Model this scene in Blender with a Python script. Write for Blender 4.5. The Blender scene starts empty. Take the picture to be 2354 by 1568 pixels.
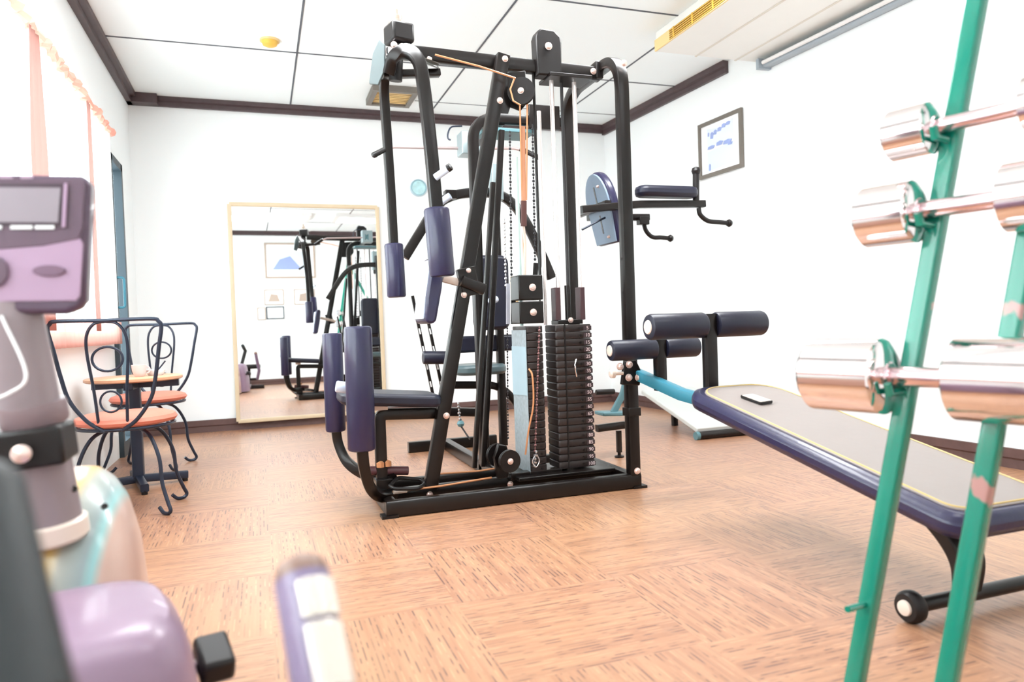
import bpy, math, random
from mathutils import Vector, Matrix
random.seed(7)
SC = bpy.context.scene
COL = SC.collection
PI = math.pi

# ------------------------------------------------------------------ camera
F, CX, CY, H = 1650.0, 1177.0, 784.0, 0.80
_vy = Vector((600-CX, 765-CY, F)).normalized()
_vx = Vector((5900-CX, 583-CY, F)); _vx = (_vx - _vx.dot(_vy)*_vy).normalized()
_vz = _vx.cross(_vy)
RW = Matrix((( _vx[0], _vy[0], _vz[0]), (_vx[1], _vy[1], _vz[1]), (_vx[2], _vy[2], _vz[2])))   # world -> camera (x right, y down, z forward)
cam = bpy.data.cameras.new('camera'); cam.sensor_width = 36; cam.lens = F/2354*36
cam.clip_start = 0.02
cam.dof.use_dof = True; cam.dof.focus_distance = 3.35; cam.dof.aperture_fstop = 2.6
camo = bpy.data.objects.new('camera', cam); COL.objects.link(camo)
_m = Matrix((RW[0], -Vector(RW[1]), -Vector(RW[2]))).transposed().to_4x4()
_m.translation = (0, 0, H); camo.matrix_world = _m
SC.camera = camo

def at(px, py, y=None, x=None, z=None):
    """world point of the photo's ray on the real plane y=, x= or z= that the thing stands on"""
    d = RW.transposed() @ Vector(((px-CX)/F, (py-CY)/F, 1.0))
    t = y/d.y if y is not None else (x/d.x if x is not None else (z-H)/d.z)
    return Vector((d.x*t, d.y*t, H+d.z*t))

# ------------------------------------------------------------------ world, view
w = bpy.data.worlds.new('world'); SC.world = w; w.use_nodes = True
bg = w.node_tree.nodes['Background']; bg.inputs[0].default_value = (0.93, 0.98, 1.0, 1); bg.inputs[1].default_value = 8.0
vs = SC.view_settings
vs.view_transform = 'Standard'; vs.look = 'None'; vs.exposure = 0.05; vs.gamma = 1.0; vs.use_curve_mapping = False
SC.cycles.max_bounces = 10; SC.cycles.diffuse_bounces = 6; SC.cycles.transparent_max_bounces = 12
SC.cycles.sample_clamp_indirect = 8

def area_light(name, loc, rot, sx, sy, power, color, parent=None, portal=False):
    l = bpy.data.lights.new(name, 'AREA'); l.shape = 'RECTANGLE'; l.size = sx; l.size_y = sy; l.energy = power; l.color = color
    if portal: l.cycles.is_portal = True
    o = bpy.data.objects.new(name, l); COL.objects.link(o); o.location = loc; o.rotation_euler = rot
    if parent: o.parent = parent
    return o

# ------------------------------------------------------------------ materials
MATS = {}
def mat(name, col, rough=.5, metal=0.0, coat=0.0, emit=None, es=0.0, trans=0.0, spec=.5, bump=None, vary=0.0, vs_=8.0):
    if name in MATS: return MATS[name]
    m = bpy.data.materials.new(name); m.use_nodes = True; nt = m.node_tree
    b = nt.nodes['Principled BSDF']
    b.inputs['Base Color'].default_value = (*col, 1); b.inputs['Roughness'].default_value = rough
    b.inputs['Metallic'].default_value = metal; b.inputs['Coat Weight'].default_value = coat
    b.inputs['Transmission Weight'].default_value = trans; b.inputs['Specular IOR Level'].default_value = spec
    if emit: b.inputs['Emission Color'].default_value = (*emit, 1); b.inputs['Emission Strength'].default_value = es
    tc = None
    if vary or bump:
        tc = nt.nodes.new('ShaderNodeTexCoord')
        n = nt.nodes.new('ShaderNodeTexNoise'); n.inputs['Scale'].default_value = vs_ if vary else bump[0]; n.inputs['Detail'].default_value = 4
        nt.links.new(tc.outputs['Object'], n.inputs['Vector'])
    if vary:
        r = nt.nodes.new('ShaderNodeMix'); r.data_type = 'RGBA'
        r.inputs[6].default_value = (*[c*(1-vary) for c in col], 1); r.inputs[7].default_value = (*[min(1, c*(1+vary)) for c in col], 1)
        nt.links.new(n.outputs['Fac'], r.inputs[0]); nt.links.new(r.outputs[2], b.inputs['Base Color'])
    if bump:
        n2 = nt.nodes.new('ShaderNodeTexNoise'); n2.inputs['Scale'].default_value = bump[0]; n2.inputs['Detail'].default_value = 3
        nt.links.new(tc.outputs['Object'], n2.inputs['Vector'])
        bp = nt.nodes.new('ShaderNodeBump'); bp.inputs['Strength'].default_value = bump[1]; bp.inputs['Distance'].default_value = .004
        nt.links.new(n2.outputs['Fac'], bp.inputs['Height']); nt.links.new(bp.outputs[0], b.inputs['Normal'])
    MATS[name] = m
    return m

BLACK = mat('black powder coated steel', (.0065, .0042, .0036), .30, 0, .0, spec=.38, vary=.2)
BLACKP = mat('black plastic', (.007, .005, .005), .42, spec=.38, vary=.15)
NAVY = mat('navy vinyl', (.017, .015, .055), .33, 0, .15, bump=(60, .12))
NAVYD = mat('dark navy vinyl', (.008, .009, .024), .42, bump=(60, .1))
PALEB = mat('pale blue board', (.20, .27, .36), .5, vary=.1)
TEALP = mat('teal grey plastic', (.10, .22, .25), .45, vary=.1)
BOLT = mat('pale zinc bolt', (.85, .66, .60), .3, .6)
CHROME = mat('chrome', (.86, .80, .80), .08, 1.0)
ROD = mat('polished guide rod', (.92, .84, .82), .25, .7)
COPPER = mat('amber coated cable', (.62, .28, .13), .35, .2)
DCABLE = mat('dark cable', (.02, .018, .02), .4)
CHAIN = mat('blackened chain', (.05, .05, .055), .35, .7)
CHAINL = mat('bright chain', (.62, .62, .64), .25, .9)
PLATE = mat('cast weight plate', (.030, .022, .021), .42, .2, vary=.25)
LBLUE = mat('pale blue painted metal and window light', (.42, .58, .66), .4, vary=.08)
TEALM = mat('teal blue painted steel', (.035, .20, .28), .35, vary=.1)
LABEL = mat('printed label pale', (.75, .62, .62), .6)
WALLM = mat('white wall paint', (.895, .93, .94), .7, vary=.01, vs_=1.5)
CEILM = mat('white ceiling panel', (.87, .93, .945), .75, vary=.015, vs_=1.2)
TRIMM = mat('dark brown wood trim', (.075, .048, .052), .45, vary=.25, vs_=20)
GROOVE = mat('ceiling joint grey', (.10, .11, .13), .7)
BASEM = mat('brown baseboard', (.11, .06, .055), .5, vary=.3, vs_=18)
FRAMEW = mat('cream mirror frame', (.62, .50, .34), .5, vary=.1)
MIRROR = mat('mirror glass', (.93, .95, .95), .0, 1.0)
PFRAME = mat('grey wood picture frame', (.16, .14, .12), .45, vary=.2)
PAPER = mat('white picture mount', (.93, .94, .96), .6)
GREEN = mat('sea green enamel', (.0, .20, .14), .22, 0, .5, vary=.15, vs_=6)
RUST = mat('bare rusty patch', (.33, .17, .15), .6, vary=.3, vs_=30)
CREAMP = mat('cream plastic', (.72, .60, .52), .35, 0, .2)
LILAC = mat('lilac grey plastic', (.25, .165, .235), .35, 0, .1, vary=.05)
LILACL = mat('light mauve plastic', (.36, .235, .34), .4, vary=.05)
MAUVED = mat('dark mauve plastic', (.10, .055, .085), .35, 0, .2)
LCD = mat('grey lcd', (.26, .22, .25), .25, 0, .3, vary=.06)
IRON = mat('dark wrought iron', (.02, .028, .05), .35, .3)
SALMON = mat('salmon seat pad', (.72, .22, .15), .6, bump=(80, .2), vary=.12)
TABLEW = mat('orange brown table top', (.62, .34, .20), .35, vary=.15)
YELLOW = mat('yellow grille', (.78, .48, .08), .5)
YELLOWL = mat('cream yellow housing', (.82, .60, .28), .5)
SLOT = mat('dark grille slot', (.16, .07, .01), .6)
ACW = mat('white metal housing', (.80, .80, .77), .5, vary=.02)
GREYL = mat('blue grey light fitting', (.35, .41, .46), .4)
VINYLG = mat('warm grey bench vinyl', (.26, .22, .205), .42, bump=(30, .1), vary=.04)
PIPING = mat('ochre piping', (.55, .40, .16), .5)
WHITEP = mat('white plastic', (.80, .80, .80), .4)
BLUEINK = mat('blue ink wash', (.30, .38, .68), .6)
BLUEPALE = mat('pale blue wash', (.66, .75, .88), .6)
DISC = mat('pale turquoise disc', (.38, .62, .66), .3, vary=.35, vs_=30)
PINK = mat('salmon pink ruffle', (.85, .38, .30), .8, vary=.12, vs_=40)
BLUEW = mat('pale blue grip', (.60, .68, .82), .3)

def sheer(name, col, tr):
    m = bpy.data.materials.new(name); m.use_nodes = True; nt = m.node_tree; nt.nodes.clear()
    o = nt.nodes.new('ShaderNodeOutputMaterial'); mx = nt.nodes.new('ShaderNodeMixShader'); mx.inputs[0].default_value = tr
    d = nt.nodes.new('ShaderNodeBsdfTranslucent'); d.inputs[0].default_value = (*col, 1)
    t = nt.nodes.new('ShaderNodeBsdfTransparent'); t.inputs[0].default_value = (*col, 1)
    nt.links.new(d.outputs[0], mx.inputs[1]); nt.links.new(t.outputs[0], mx.inputs[2]); nt.links.new(mx.outputs[0], o.inputs[0])
    return m
SHEERW = sheer('white sheer voile', (.97, .96, .95), .5)
SHEERP = sheer('pink sheer voile', (.62, .33, .28), .12)
SHEERB = sheer('pink tie band fabric', (.21, .11, .095), .1)
GLASS = sheer('window glass', (.95, .98, .98), .95)

def carpet():
    m = bpy.data.materials.new('striped carpet tiles'); m.use_nodes = True; nt = m.node_tree; N = nt.nodes; L = nt.links
    b = N['Principled BSDF']; b.inputs['Roughness'].default_value = .75; b.inputs['Specular IOR Level'].default_value = .35
    b.inputs['Coat Weight'].default_value = 1.0; b.inputs['Coat Roughness'].default_value = .36
    tc = N.new('ShaderNodeTexCoord'); sp = N.new('ShaderNodeSeparateXYZ'); L.new(tc.outputs['Object'], sp.inputs[0])
    def mth(op, a, bb=None):
        n = N.new('ShaderNodeMath'); n.operation = op
        for i, v in enumerate((a, bb)):
            if v is None: continue
            if isinstance(v, (int, float)): n.inputs[i].default_value = v
            else: L.new(v, n.inputs[i])
        return n.outputs[0]
    X, Y = sp.outputs[0], sp.outputs[1]
    T = .5
    fx = mth('FLOOR', mth('DIVIDE', X, T)); fy = mth('FLOOR', mth('DIVIDE', Y, T))
    par = mth('PINGPONG', mth('ADD', fx, fy), 1.0)
    # u across the stripes, v along them
    inv = mth('SUBTRACT', 1.0, par)
    u = mth('ADD', mth('MULTIPLY', X, par), mth('MULTIPLY', Y, inv))
    v = mth('ADD', mth('MULTIPLY', Y, par), mth('MULTIPLY', X, inv))
    def noise(su, sv, det=2.0):
        cb = N.new('ShaderNodeCombineXYZ'); L.new(mth('MULTIPLY', u, su), cb.inputs[0]); L.new(mth('MULTIPLY', v, sv), cb.inputs[1]); L.new(par, cb.inputs[2])
        n = N.new('ShaderNodeTexNoise'); n.inputs['Scale'].default_value = 1; n.inputs['Detail'].default_value = det; L.new(cb.outputs[0], n.inputs['Vector']); return n.outputs['Fac']
    def ramp(x, a, c):
        r = N.new('ShaderNodeMapRange'); L.new(x, r.inputs[0]); r.inputs[1].default_value = a; r.inputs[2].default_value = c; return r.outputs[0]
    def mix(fac, c1, c2):
        r = N.new('ShaderNodeMix'); r.data_type = 'RGBA'; L.new(fac, r.inputs[0])
        for i, c in ((6, c1), (7, c2)):
            if isinstance(c, tuple): r.inputs[i].default_value = (*c, 1)
            else: L.new(c, r.inputs[i])
        return r.outputs[2]
    PW = .0135
    ui = mth('FLOOR', mth('DIVIDE', u, PW)); uf_ = mth('FRACT', mth('DIVIDE', u, PW))
    prof = ramp(mth('ABSOLUTE', mth('SUBTRACT', uf_, .5)), .24, .09)          # 1 on the yarn line, 0 between
    def linenoise(sv, seed, det=0.0):
        cb = N.new('ShaderNodeCombineXYZ'); L.new(mth('MULTIPLY', ui, 7.31), cb.inputs[0]); L.new(mth('MULTIPLY', v, sv), cb.inputs[1]); cb.inputs[2].default_value = seed
        n = N.new('ShaderNodeTexNoise'); n.inputs['Scale'].default_value = 1; n.inputs['Detail'].default_value = det; L.new(cb.outputs[0], n.inputs['Vector']); return n.outputs['Fac']
    broad = mix(ramp(noise(40, 1.5), .40, .60), (.42, .205, .110), (.33, .150, .080))
    dash = mth('MULTIPLY', ramp(linenoise(13, 3.0, 2.0), .47, .55), ramp(linenoise(1.2, 9.0), .30, .50))
    n3 = mth('MULTIPLY', dash, prof)
    c = mix(mth('MULTIPLY', n3, .95), broad, (.11, .045, .032))
    lite = mth('MULTIPLY', ramp(linenoise(9, 17.0, 2.0), .52, .60), prof)
    c = mix(mth('MULTIPLY', lite, .55), c, (.58, .31, .17))
    big = N.new('ShaderNodeTexNoise'); big.inputs['Scale'].default_value = .9; L.new(tc.outputs['Object'], big.inputs['Vector'])
    c = mix(mth('MULTIPLY', ramp(big.outputs['Fac'], .4, .65), .3), c, (.44, .25, .10))
    # seams of the tiles
    L.new(c, b.inputs['Base Color'])
    bp = N.new('ShaderNodeBump'); bp.inputs['Strength'].default_value = .35; bp.inputs['Distance'].default_value = .003
    L.new(noise(160, 40), bp.inputs['Height']); L.new(bp.outputs[0], b.inputs['Normal'])
    return m
CARPET = carpet()

def chipped(name, base, other, scale, thr):
    m = bpy.data.materials.new(name); m.use_nodes = True; nt = m.node_tree; b = nt.nodes['Principled BSDF']
    b.inputs['Roughness'].default_value = .22; b.inputs['Coat Weight'].default_value = .4
    tc = nt.nodes.new('ShaderNodeTexCoord'); n = nt.nodes.new('ShaderNodeTexNoise'); n.inputs['Scale'].default_value = scale; n.inputs['Detail'].default_value = 5
    r = nt.nodes.new('ShaderNodeMapRange'); r.inputs[1].default_value = thr; r.inputs[2].default_value = thr+.03
    mx = nt.nodes.new('ShaderNodeMix'); mx.data_type = 'RGBA'; mx.inputs[6].default_value = (*base, 1); mx.inputs[7].default_value = (*other, 1)
    nt.links.new(tc.outputs['Object'], n.inputs['Vector']); nt.links.new(n.outputs['Fac'], r.inputs[0]); nt.links.new(r.outputs[0], mx.inputs[0]); nt.links.new(mx.outputs[2], b.inputs['Base Color'])
    return m
GREENC = chipped('chipped sea green enamel', (.0, .21, .145), (.42, .22, .20), 7, .615)
CHROMEH = mat('worn chrome handle', (.80, .62, .64), .22, 1.0)

# ------------------------------------------------------------------ mesh building
class MB:
    def __init__(s): s.v = []; s.f = []
    def add(s, vs, fs):
        k = len(s.v); s.v += [Vector(a) for a in vs]; s.f += [tuple(i+k for i in f) for f in fs]; return s
    def box(s, c, d, rz=0, M=None):
        hx, hy, hz = d[0]/2, d[1]/2, d[2]/2
        R = M if M is not None else Matrix.Rotation(rz, 3, 'Z')
        vs = [Vector(c) + R @ Vector((x*hx, y*hy, z*hz)) for x in (-1, 1) for y in (-1, 1) for z in (-1, 1)]
        return s.add(vs, [(0,1,3,2),(4,6,7,5),(0,4,5,1),(2,3,7,6),(0,2,6,4),(1,5,7,3)])
    def bb(s, x0, x1, y0, y1, z0, z1): return s.box(((x0+x1)/2, (y0+y1)/2, (z0+z1)/2), (x1-x0, y1-y0, z1-z0))
    def sweep(s, pts, prof, up=(0,0,1), scales=None, closed=False, smooth_up=False):
        pts = [Vector(p) for p in pts]; n = len(pts); m = len(prof); up = Vector(up); k = len(s.v)
        prev = None
        for i, p in enumerate(pts):
            a = pts[(i-1) % n] if (closed or i > 0) else None; c = pts[(i+1) % n] if (closed or i < n-1) else None
            t0 = (p-a).normalized() if a is not None else None; t1 = (c-p).normalized() if c is not None else None
            t = (t0+t1).normalized() if (t0 is not None and t1 is not None and (t0+t1).length > 1e-6) else (t1 if t1 is not None else t0)
            mit = 1.0
            if t0 is not None and t1 is not None: mit = 1/max(.5, t.dot(t1))
            u = up - up.dot(t)*t
            if prev is not None and smooth_up: u = prev - prev.dot(t)*t
            if u.length < 1e-4:
                u = Vector((1,0,0)) - t.x*t
                if u.length < 1e-3: u = Vector((0,1,0)) - t.y*t
            u.normalize(); b = t.cross(u); prev = u
            sc = scales[i] if scales else 1.0
            for (x, y) in prof: s.v.append(p + b*x*sc*mit + u*y*sc)
        for i in range(n if closed else n-1):
            j = (i+1) % n
            for q in range(m):
                r = (q+1) % m
                s.f.append((k+i*m+q, k+i*m+r, k+j*m+r, k+j*m+q))
        if not closed:
            s.f.append(tuple(k+q for q in range(m))[::-1]); s.f.append(tuple(k+(n-1)*m+q for q in range(m)))
        return s
    def tube(s, pts, r, n=10, scales=None, closed=False):
        prof = [(r*math.cos(2*PI*i/n), r*math.sin(2*PI*i/n)) for i in range(n)]
        return s.sweep(pts, prof, (.13, .21, 1), scales, closed, smooth_up=True)
    def bar(s, pts, a, b=None, up=(0,0,1)):            # rectangular tube: a across, b along up, softened corners
        b = b or a; c = min(a, b)*.16
        x, y = a/2, b/2
        prof = [(-x, -y+c), (-x+c*.3, -y+c*.3), (-x+c, -y), (x-c, -y), (x-c*.3, -y+c*.3), (x, -y+c), (x, y-c), (x-c*.3, y-c*.3), (x-c, y), (-x+c, y), (-x+c*.3, y-c*.3), (-x, y-c)]
        return s.sweep(pts, prof, up)
    def cyl(s, p0, p1, r, n=20, r2=None): return s.tube([p0, p1], r, n, scales=[1, (r2/r if r2 is not None else 1)])
    def lathe(s, prof, c, axis=(0,0,1), n=24):          # prof: (radius, height along axis)
        ax = Vector(axis).normalized(); u = Vector((1,0,0)) if abs(ax.x) < .8 else Vector((0,1,0)); u = (u - u.dot(ax)*ax).normalized(); w_ = ax.cross(u); c = Vector(c); k = len(s.v); m = len(prof)
        for i in range(n):
            a = 2*PI*i/n
            for r, h in prof: s.v.append(c + ax*h + (u*math.cos(a)+w_*math.sin(a))*r)
        for i in range(n):
            j = (i+1) % n
            for q in range(m-1): s.f.append((k+i*m+q, k+j*m+q, k+j*m+q+1, k+i*m+q+1))
        if prof[0][0] > 1e-6: s.f.append(tuple(k+i*m for i in range(n))[::-1])
        if prof[-1][0] > 1e-6: s.f.append(tuple(k+i*m+m-1 for i in range(n)))
        return s
    def pad(s, p0, p1, r, ro=None, n=28):               # foam roller with rounded ends
        p0, p1 = Vector(p0), Vector(p1); L = (p1-p0).length; e = r*.22
        pr = [(0, 0)] + [(r*.55, 0), (r-e, 0), (r-e*.3, e*.3), (r, e)] + [(r, L-e), (r-e*.3, L-e*.3), (r-e, L), (r*.55, L), (0, L)]
        return s.lathe(pr, p0, p1-p0, n)
    def prism(s, poly, o, ex, ey, ez, th):              # polygon in the ex/ey plane, extruded th along ez, centred
        o, ex, ey, ez = map(Vector, (o, ex, ey, ez)); n = len(poly)
        vs = [o + ex*x + ey*y - ez*th/2 for x, y in poly] + [o + ex*x + ey*y + ez*th/2 for x, y in poly]
        return s.add(vs, [tuple(range(n))[::-1], tuple(range(n, 2*n))] + [(i, (i+1) % n, n+(i+1) % n, n+i) for i in range(n)])
    def bolt(s, p, d, r=.011, h=.008):
        return s.lathe([(r*1.25, 0), (r*1.25, h*.25), (r, h*.3), (r, h), (r*.75, h*1.5), (0, h*1.75)], p, d, 12)

def fillet(pts, r, n=6):
    pts = [Vector(p) for p in pts]; out = [pts[0]]
    for i in range(1, len(pts)-1):
        a, p, c = pts[i-1], pts[i], pts[i+1]; u = (a-p); v = (c-p); d = min(r, u.length*.49, v.length*.49)
        A = p+u.normalized()*d; B = p+v.normalized()*d
        for k in range(n+1):
            t = k/n; out.append(A*(1-t)**2 + p*2*t*(1-t) + B*t*t)
    out.append(pts[-1]); return out
def spline(pts, n=8):
    P = [Vector(p) for p in pts]; P = [P[0]*2-P[1]] + P + [P[-1]*2-P[-2]]; out = []
    for i in range(1, len(P)-2):
        a, b, c, d = P[i-1:i+3]
        for k in range(n):
            t = k/n; out.append(.5*((2*b)+(c-a)*t+(2*a-5*b+4*c-d)*t*t+(3*b-a-3*c+d)*t**3))
    out.append(P[-2]); return out
def rrect(w_, h, r, n=5):
    out = []
    for cx, cy, a0 in ((w_/2-r, h/2-r, 0), (-w_/2+r, h/2-r, 90), (-w_/2+r, -h/2+r, 180), (w_/2-r, -h/2+r, 270)):
        for k in range(n+1):
            a = math.radians(a0+90*k/n); out.append((cx+r*math.cos(a), cy+r*math.sin(a)))
    return out

def origin_of(o):
    v = Vector((0,0,0))
    while o is not None: v = v + o.location; o = o.parent
    return v
def obj(name, mb, m, parent=None, bevel=0, sub=0, loc=None, label=None, smooth=True, angle=35, local=False):
    """one mesh object; the builder's vertices are world coordinates unless local"""
    me = bpy.data.meshes.new(name)
    loc = Vector(loc) if loc is not None else Vector((0,0,0))
    off = Vector((0,0,0)) if local else (origin_of(parent) + loc)
    me.from_pydata([tuple(v-off) for v in mb.v], [], mb.f); me.validate(); me.update()
    import bmesh
    bm = bmesh.new(); bm.from_mesh(me); bmesh.ops.recalc_face_normals(bm, faces=bm.faces); bm.to_mesh(me); bm.free()
    if smooth:
        for p in me.polygons: p.use_smooth = True
        me.set_sharp_from_angle(angle=math.radians(angle))
    for mm in (m if isinstance(m, (list, tuple)) else [m]): me.materials.append(mm)
    o = bpy.data.objects.new(name, me); COL.objects.link(o); o.location = loc
    if parent is not None: o.parent = parent
    if bevel:
        b = o.modifiers.new('bevel', 'BEVEL'); b.width = bevel; b.segments = 2; b.limit_method = 'ANGLE'; b.angle_limit = math.radians(40)
    if sub:
        b = o.modifiers.new('subd', 'SUBSURF'); b.levels = sub; b.render_levels = sub
    if label: o['label'] = label
    return o
def tag(o, label, cat, group=None):
    o['label'] = label; o['category'] = cat
    if group: o['group'] = group
    return o
def thing(name, label, cat, loc=(0,0,0), group=None):
    o = bpy.data.objects.new(name, None); o.empty_display_size = .1; COL.objects.link(o); o.location = loc
    return tag(o, label, cat, group)
def struct(name, mb, m, parent=None, bevel=0, **k):
    o = obj(name, mb, m, parent, bevel, **k)
    if parent is None: o['kind'] = 'structure'
    return o
def copy_tree(o, parent=None):
    c = o.copy(); COL.objects.link(c); c.parent = parent
    for ch in list(o.children): copy_tree(ch, c)
    return c
def text_mb(txt, o, ex, ey, ez, size):
    cu = bpy.data.curves.new('t', 'FONT'); cu.body = txt; cu.size = size; cu.align_x = 'CENTER'; cu.align_y = 'CENTER'; cu.extrude = .0006
    to = bpy.data.objects.new('t', cu); me = bpy.data.meshes.new_from_object(to)
    mb = MB(); o, ex, ey, ez = map(Vector, (o, ex, ey, ez))
    mb.add([o+ex*v.co.x+ey*v.co.y+ez*v.co.z for v in me.vertices], [tuple(p.vertices) for p in me.polygons])
    bpy.data.objects.remove(to); bpy.data.curves.remove(cu); bpy.data.meshes.remove(me)
    return mb

# ------------------------------------------------------------------ room
CZ, YB, YF, XL = 2.71, 6.38, -0.70, -0.92
def XR(y): return 3.26 + (YB-y)*.062            # the right wall stands at a slight angle
XC, YC = XR(YB), YB
nR = Vector((-1, -.062, 0)).normalized()         # into the room
tR = Vector((.062, -1, 0)).normalized()          # along the right wall, towards the camera

struct('floor', MB().bb(XL-.1, 3.95, YF-.1, YB+.1, -.06, 0), CARPET, smooth=False)
struct('ceiling', MB().bb(XL-.1, 3.95, YF-.1, YB+.1, CZ, CZ+.06), CEILM, smooth=False)
struct('wall_back', MB().bb(XL-.1, 3.95, YB, YB+.1, 0, CZ), WALLM, smooth=False)
struct('wall_front', MB().bb(XL-.1, 3.95, YF-.1, YF, 0, CZ), WALLM, smooth=False)
m_ = MB(); a = Vector((XR(YB)-0, YB, 0)); b_ = Vector((XR(YF), YF, 0))
m_.prism([(a.x, a.y), (b_.x, b_.y), (b_.x+.12, b_.y), (a.x+.12, a.y)], (0,0,CZ/2), (1,0,0), (0,1,0), (0,0,1), CZ)
struct('wall_right', m_, WALLM, smooth=False)
# left wall with a long window and a glazed door
WY0, WY1, WZ0, WZ1 = -.2, 5.22, .80, 2.17
DY0, DY1, DZ1 = 5.36, 5.78, 2.03
m_ = MB()
m_.bb(XL-.1, XL, YF, WY0, 0, CZ); m_.bb(XL-.1, XL, WY0, DY1, WZ1, CZ); m_.bb(XL-.1, XL, WY0, WY1, 0, WZ0)
m_.bb(XL-.1, XL, WY1, DY0, 0, WZ1); m_.bb(XL-.1, XL, DY0, DY1, DZ1, WZ1); m_.bb(XL-.1, XL, DY1, YB, 0, CZ)
struct('wall_left', m_, WALLM, smooth=False)
# window
fr = MB()
for y in (WY0+.02, 1.15, 2.5, 3.85, WY1-.02): fr.bb(XL-.07, XL-.03, y-.02, y+.02, WZ0, WZ1)
fr.bb(XL-.07, XL-.03, WY0, WY1, WZ0, WZ0+.04); fr.bb(XL-.07, XL-.03, WY0, WY1, WZ1-.04, WZ1)
wf = struct('window_1', fr, WHITEP, smooth=False)
obj('pane', MB().bb(XL-.052, XL-.048, WY0+.02, WY1-.02, WZ0+.03, WZ1-.03), GLASS, wf)
obj('window_sill', MB().bb(XL-.09, XL+.035, WY0-.03, WY1+.03, WZ0-.03, WZ0), WHITEP, wf)
TEALF = mat('dark teal aluminium', (.03, .05, .065), .5, 0)
dr = MB()
dr.bb(XL-.06, XL+.03, DY0, DY0+.05, 0, DZ1); dr.bb(XL-.06, XL+.03, DY1-.05, DY1, 0, DZ1); dr.bb(XL-.06, XL+.03, DY0, DY1, DZ1-.05, DZ1); dr.bb(XL-.06, XL+.03, DY0+.05, DY1-.05, 0, .1)
d1 = struct('door_1', dr, TEALF, smooth=False)
obj('pane', MB().bb(XL-.03, XL-.02, DY0+.04, DY1-.04, .08, DZ1-.03), GLASS, d1)
obj('door_handle', MB().tube(fillet([(XL+.03, DY0+.03, 1.0), (XL+.07, DY0+.03, 1.0), (XL+.07, DY0+.03, 1.2), (XL+.03, DY0+.03, 1.2)], .02), .008), TEALM, d1)

# ceiling trim with the small step in the back left corner
def trim_run(name, p0, p1, wd, ht, z1, side, m=TRIMM):
    p0, p1 = Vector((*p0, 0)), Vector((*p1, 0)); d = (p1-p0).normalized(); n = Vector((-d.y, d.x, 0))*side
    mb = MB()
    prof = [(0, 0), (wd, 0), (wd, -ht*.45), (wd*.55, -ht*.55), (wd*.55, -ht), (0, -ht)]
    vs = [p+n*x+Vector((0,0,z1+y)) for p in (p0, p1) for x, y in prof]; q = len(prof)
    mb.add(vs, [tuple(range(q)), tuple(range(q, 2*q))[::-1]] + [(i, (i+1) % q, q+(i+1) % q, q+i) for i in range(q)])
    return struct(name, mb, m, smooth=False)
trim_run('trim_1', (XL, YF), (XL, YB), .07, .075, CZ, -1)
trim_run('trim_2', (-.74, YB), (XC, YB), .05, .075, CZ, -1)
struct('trim_3', MB().bb(XL, -.70, YB-.11, YB, CZ-.075, CZ), TRIMM, smooth=False)
trim_run('trim_4', (XC, YC), (XR(4.55), 4.55), .05, .09, CZ, -1)
trim_run('trim_5', (XL, YF), (1.05, YF), .05, .075, CZ, 1)
trim_run('trim_6', (1.05, YF), (XR(YF), YF), .09, .12, CZ, 1)
trim_run('baseboard_back', (XL, YB), (XC, YB), .018, .10, .10, -1, BASEM)
trim_run('baseboard_right', (XC, YC), (XR(YF), YF), .018, .10, .10, -1, BASEM)
trim_run('baseboard_front', (XL, YF), (XR(YF), YF), .018, .10, .10, 1, BASEM)
# ceiling joints
k = 7
for x in (.31, 1.50, 2.69):
    struct('trim_%d' % k, MB().bb(x-.006, x+.006, YF, YB-.05, CZ-.004, CZ), GROOVE, smooth=False); k += 1
for y in (.35, 1.55, 2.75, 3.95, 5.15):
    struct('trim_%d' % k, MB().bb(XL+.07, XR(y)-.05, y-.006, y+.006, CZ-.004, CZ), GROOVE, smooth=False); k += 1
struct('trim_%d' % k, MB().bb(1.3, XR(6.1)-.06, 6.0-.004, 6.0+.004, CZ-.003, CZ), GROOVE, smooth=False); k += 1

# curtains
def wavy(y0, y1, z0, z1, x, amp, per, pinch=None, n=90, m=14):
    mb = MB()
    for j in range(m+1):
        t = j/m; z = z1+(z0-z1)*t
        for i in range(n+1):
            s_ = i/n; y = y0+(y1-y0)*s_
            mb.v.append(Vector((x+amp*math.sin(2*PI*y/per+.6*math.sin(3*y)), y, z)))
    for j in range(m):
        for i in range(n): k_ = j*(n+1)+i; mb.f.append((k_, k_+1, k_+n+2, k_+n+1))
    return mb
XCu = XL+.05
rod = thing('curtain_rod', 'salmon pink ruffled curtain heading rod along the top of the left window', 'curtain rod', (XCu, 2.5, 2.10))
rm = MB()
pts = [Vector((XCu+.014*math.sin(i*1.9), WY0-.05+i*(5.30-WY0)/170, 2.12+.010*math.cos(i*2.7))) for i in range(171)]
rm.tube(pts, .024, 8, scales=[1+.25*math.sin(i*2.3) for i in range(171)])
obj('ruffle', rm, PINK, rod)
for y in (WY0, 2.35, 3.55, 4.30, 5.15):
    obj('bracket', MB().bb(XL, XCu-.02, y-.012, y+.012, 2.10, 2.14), IRON, rod)
labs = ['white sheer curtain hanging nearest the exercise bike', 'middle white sheer curtain on the left window between pink bands', 'white sheer curtain at the far end of the left window beside the dark door frame']
for (y0, y1), lb in zip(((WY0, 2.30), (2.32, 3.90), (3.92, 5.26)), labs):
    c_ = obj('sheer_curtain', wavy(y0, y1, .86, 2.10, XCu, .014, .16), SHEERW); tag(c_, lb, 'curtain', 'white sheer curtains on the left window')
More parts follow.
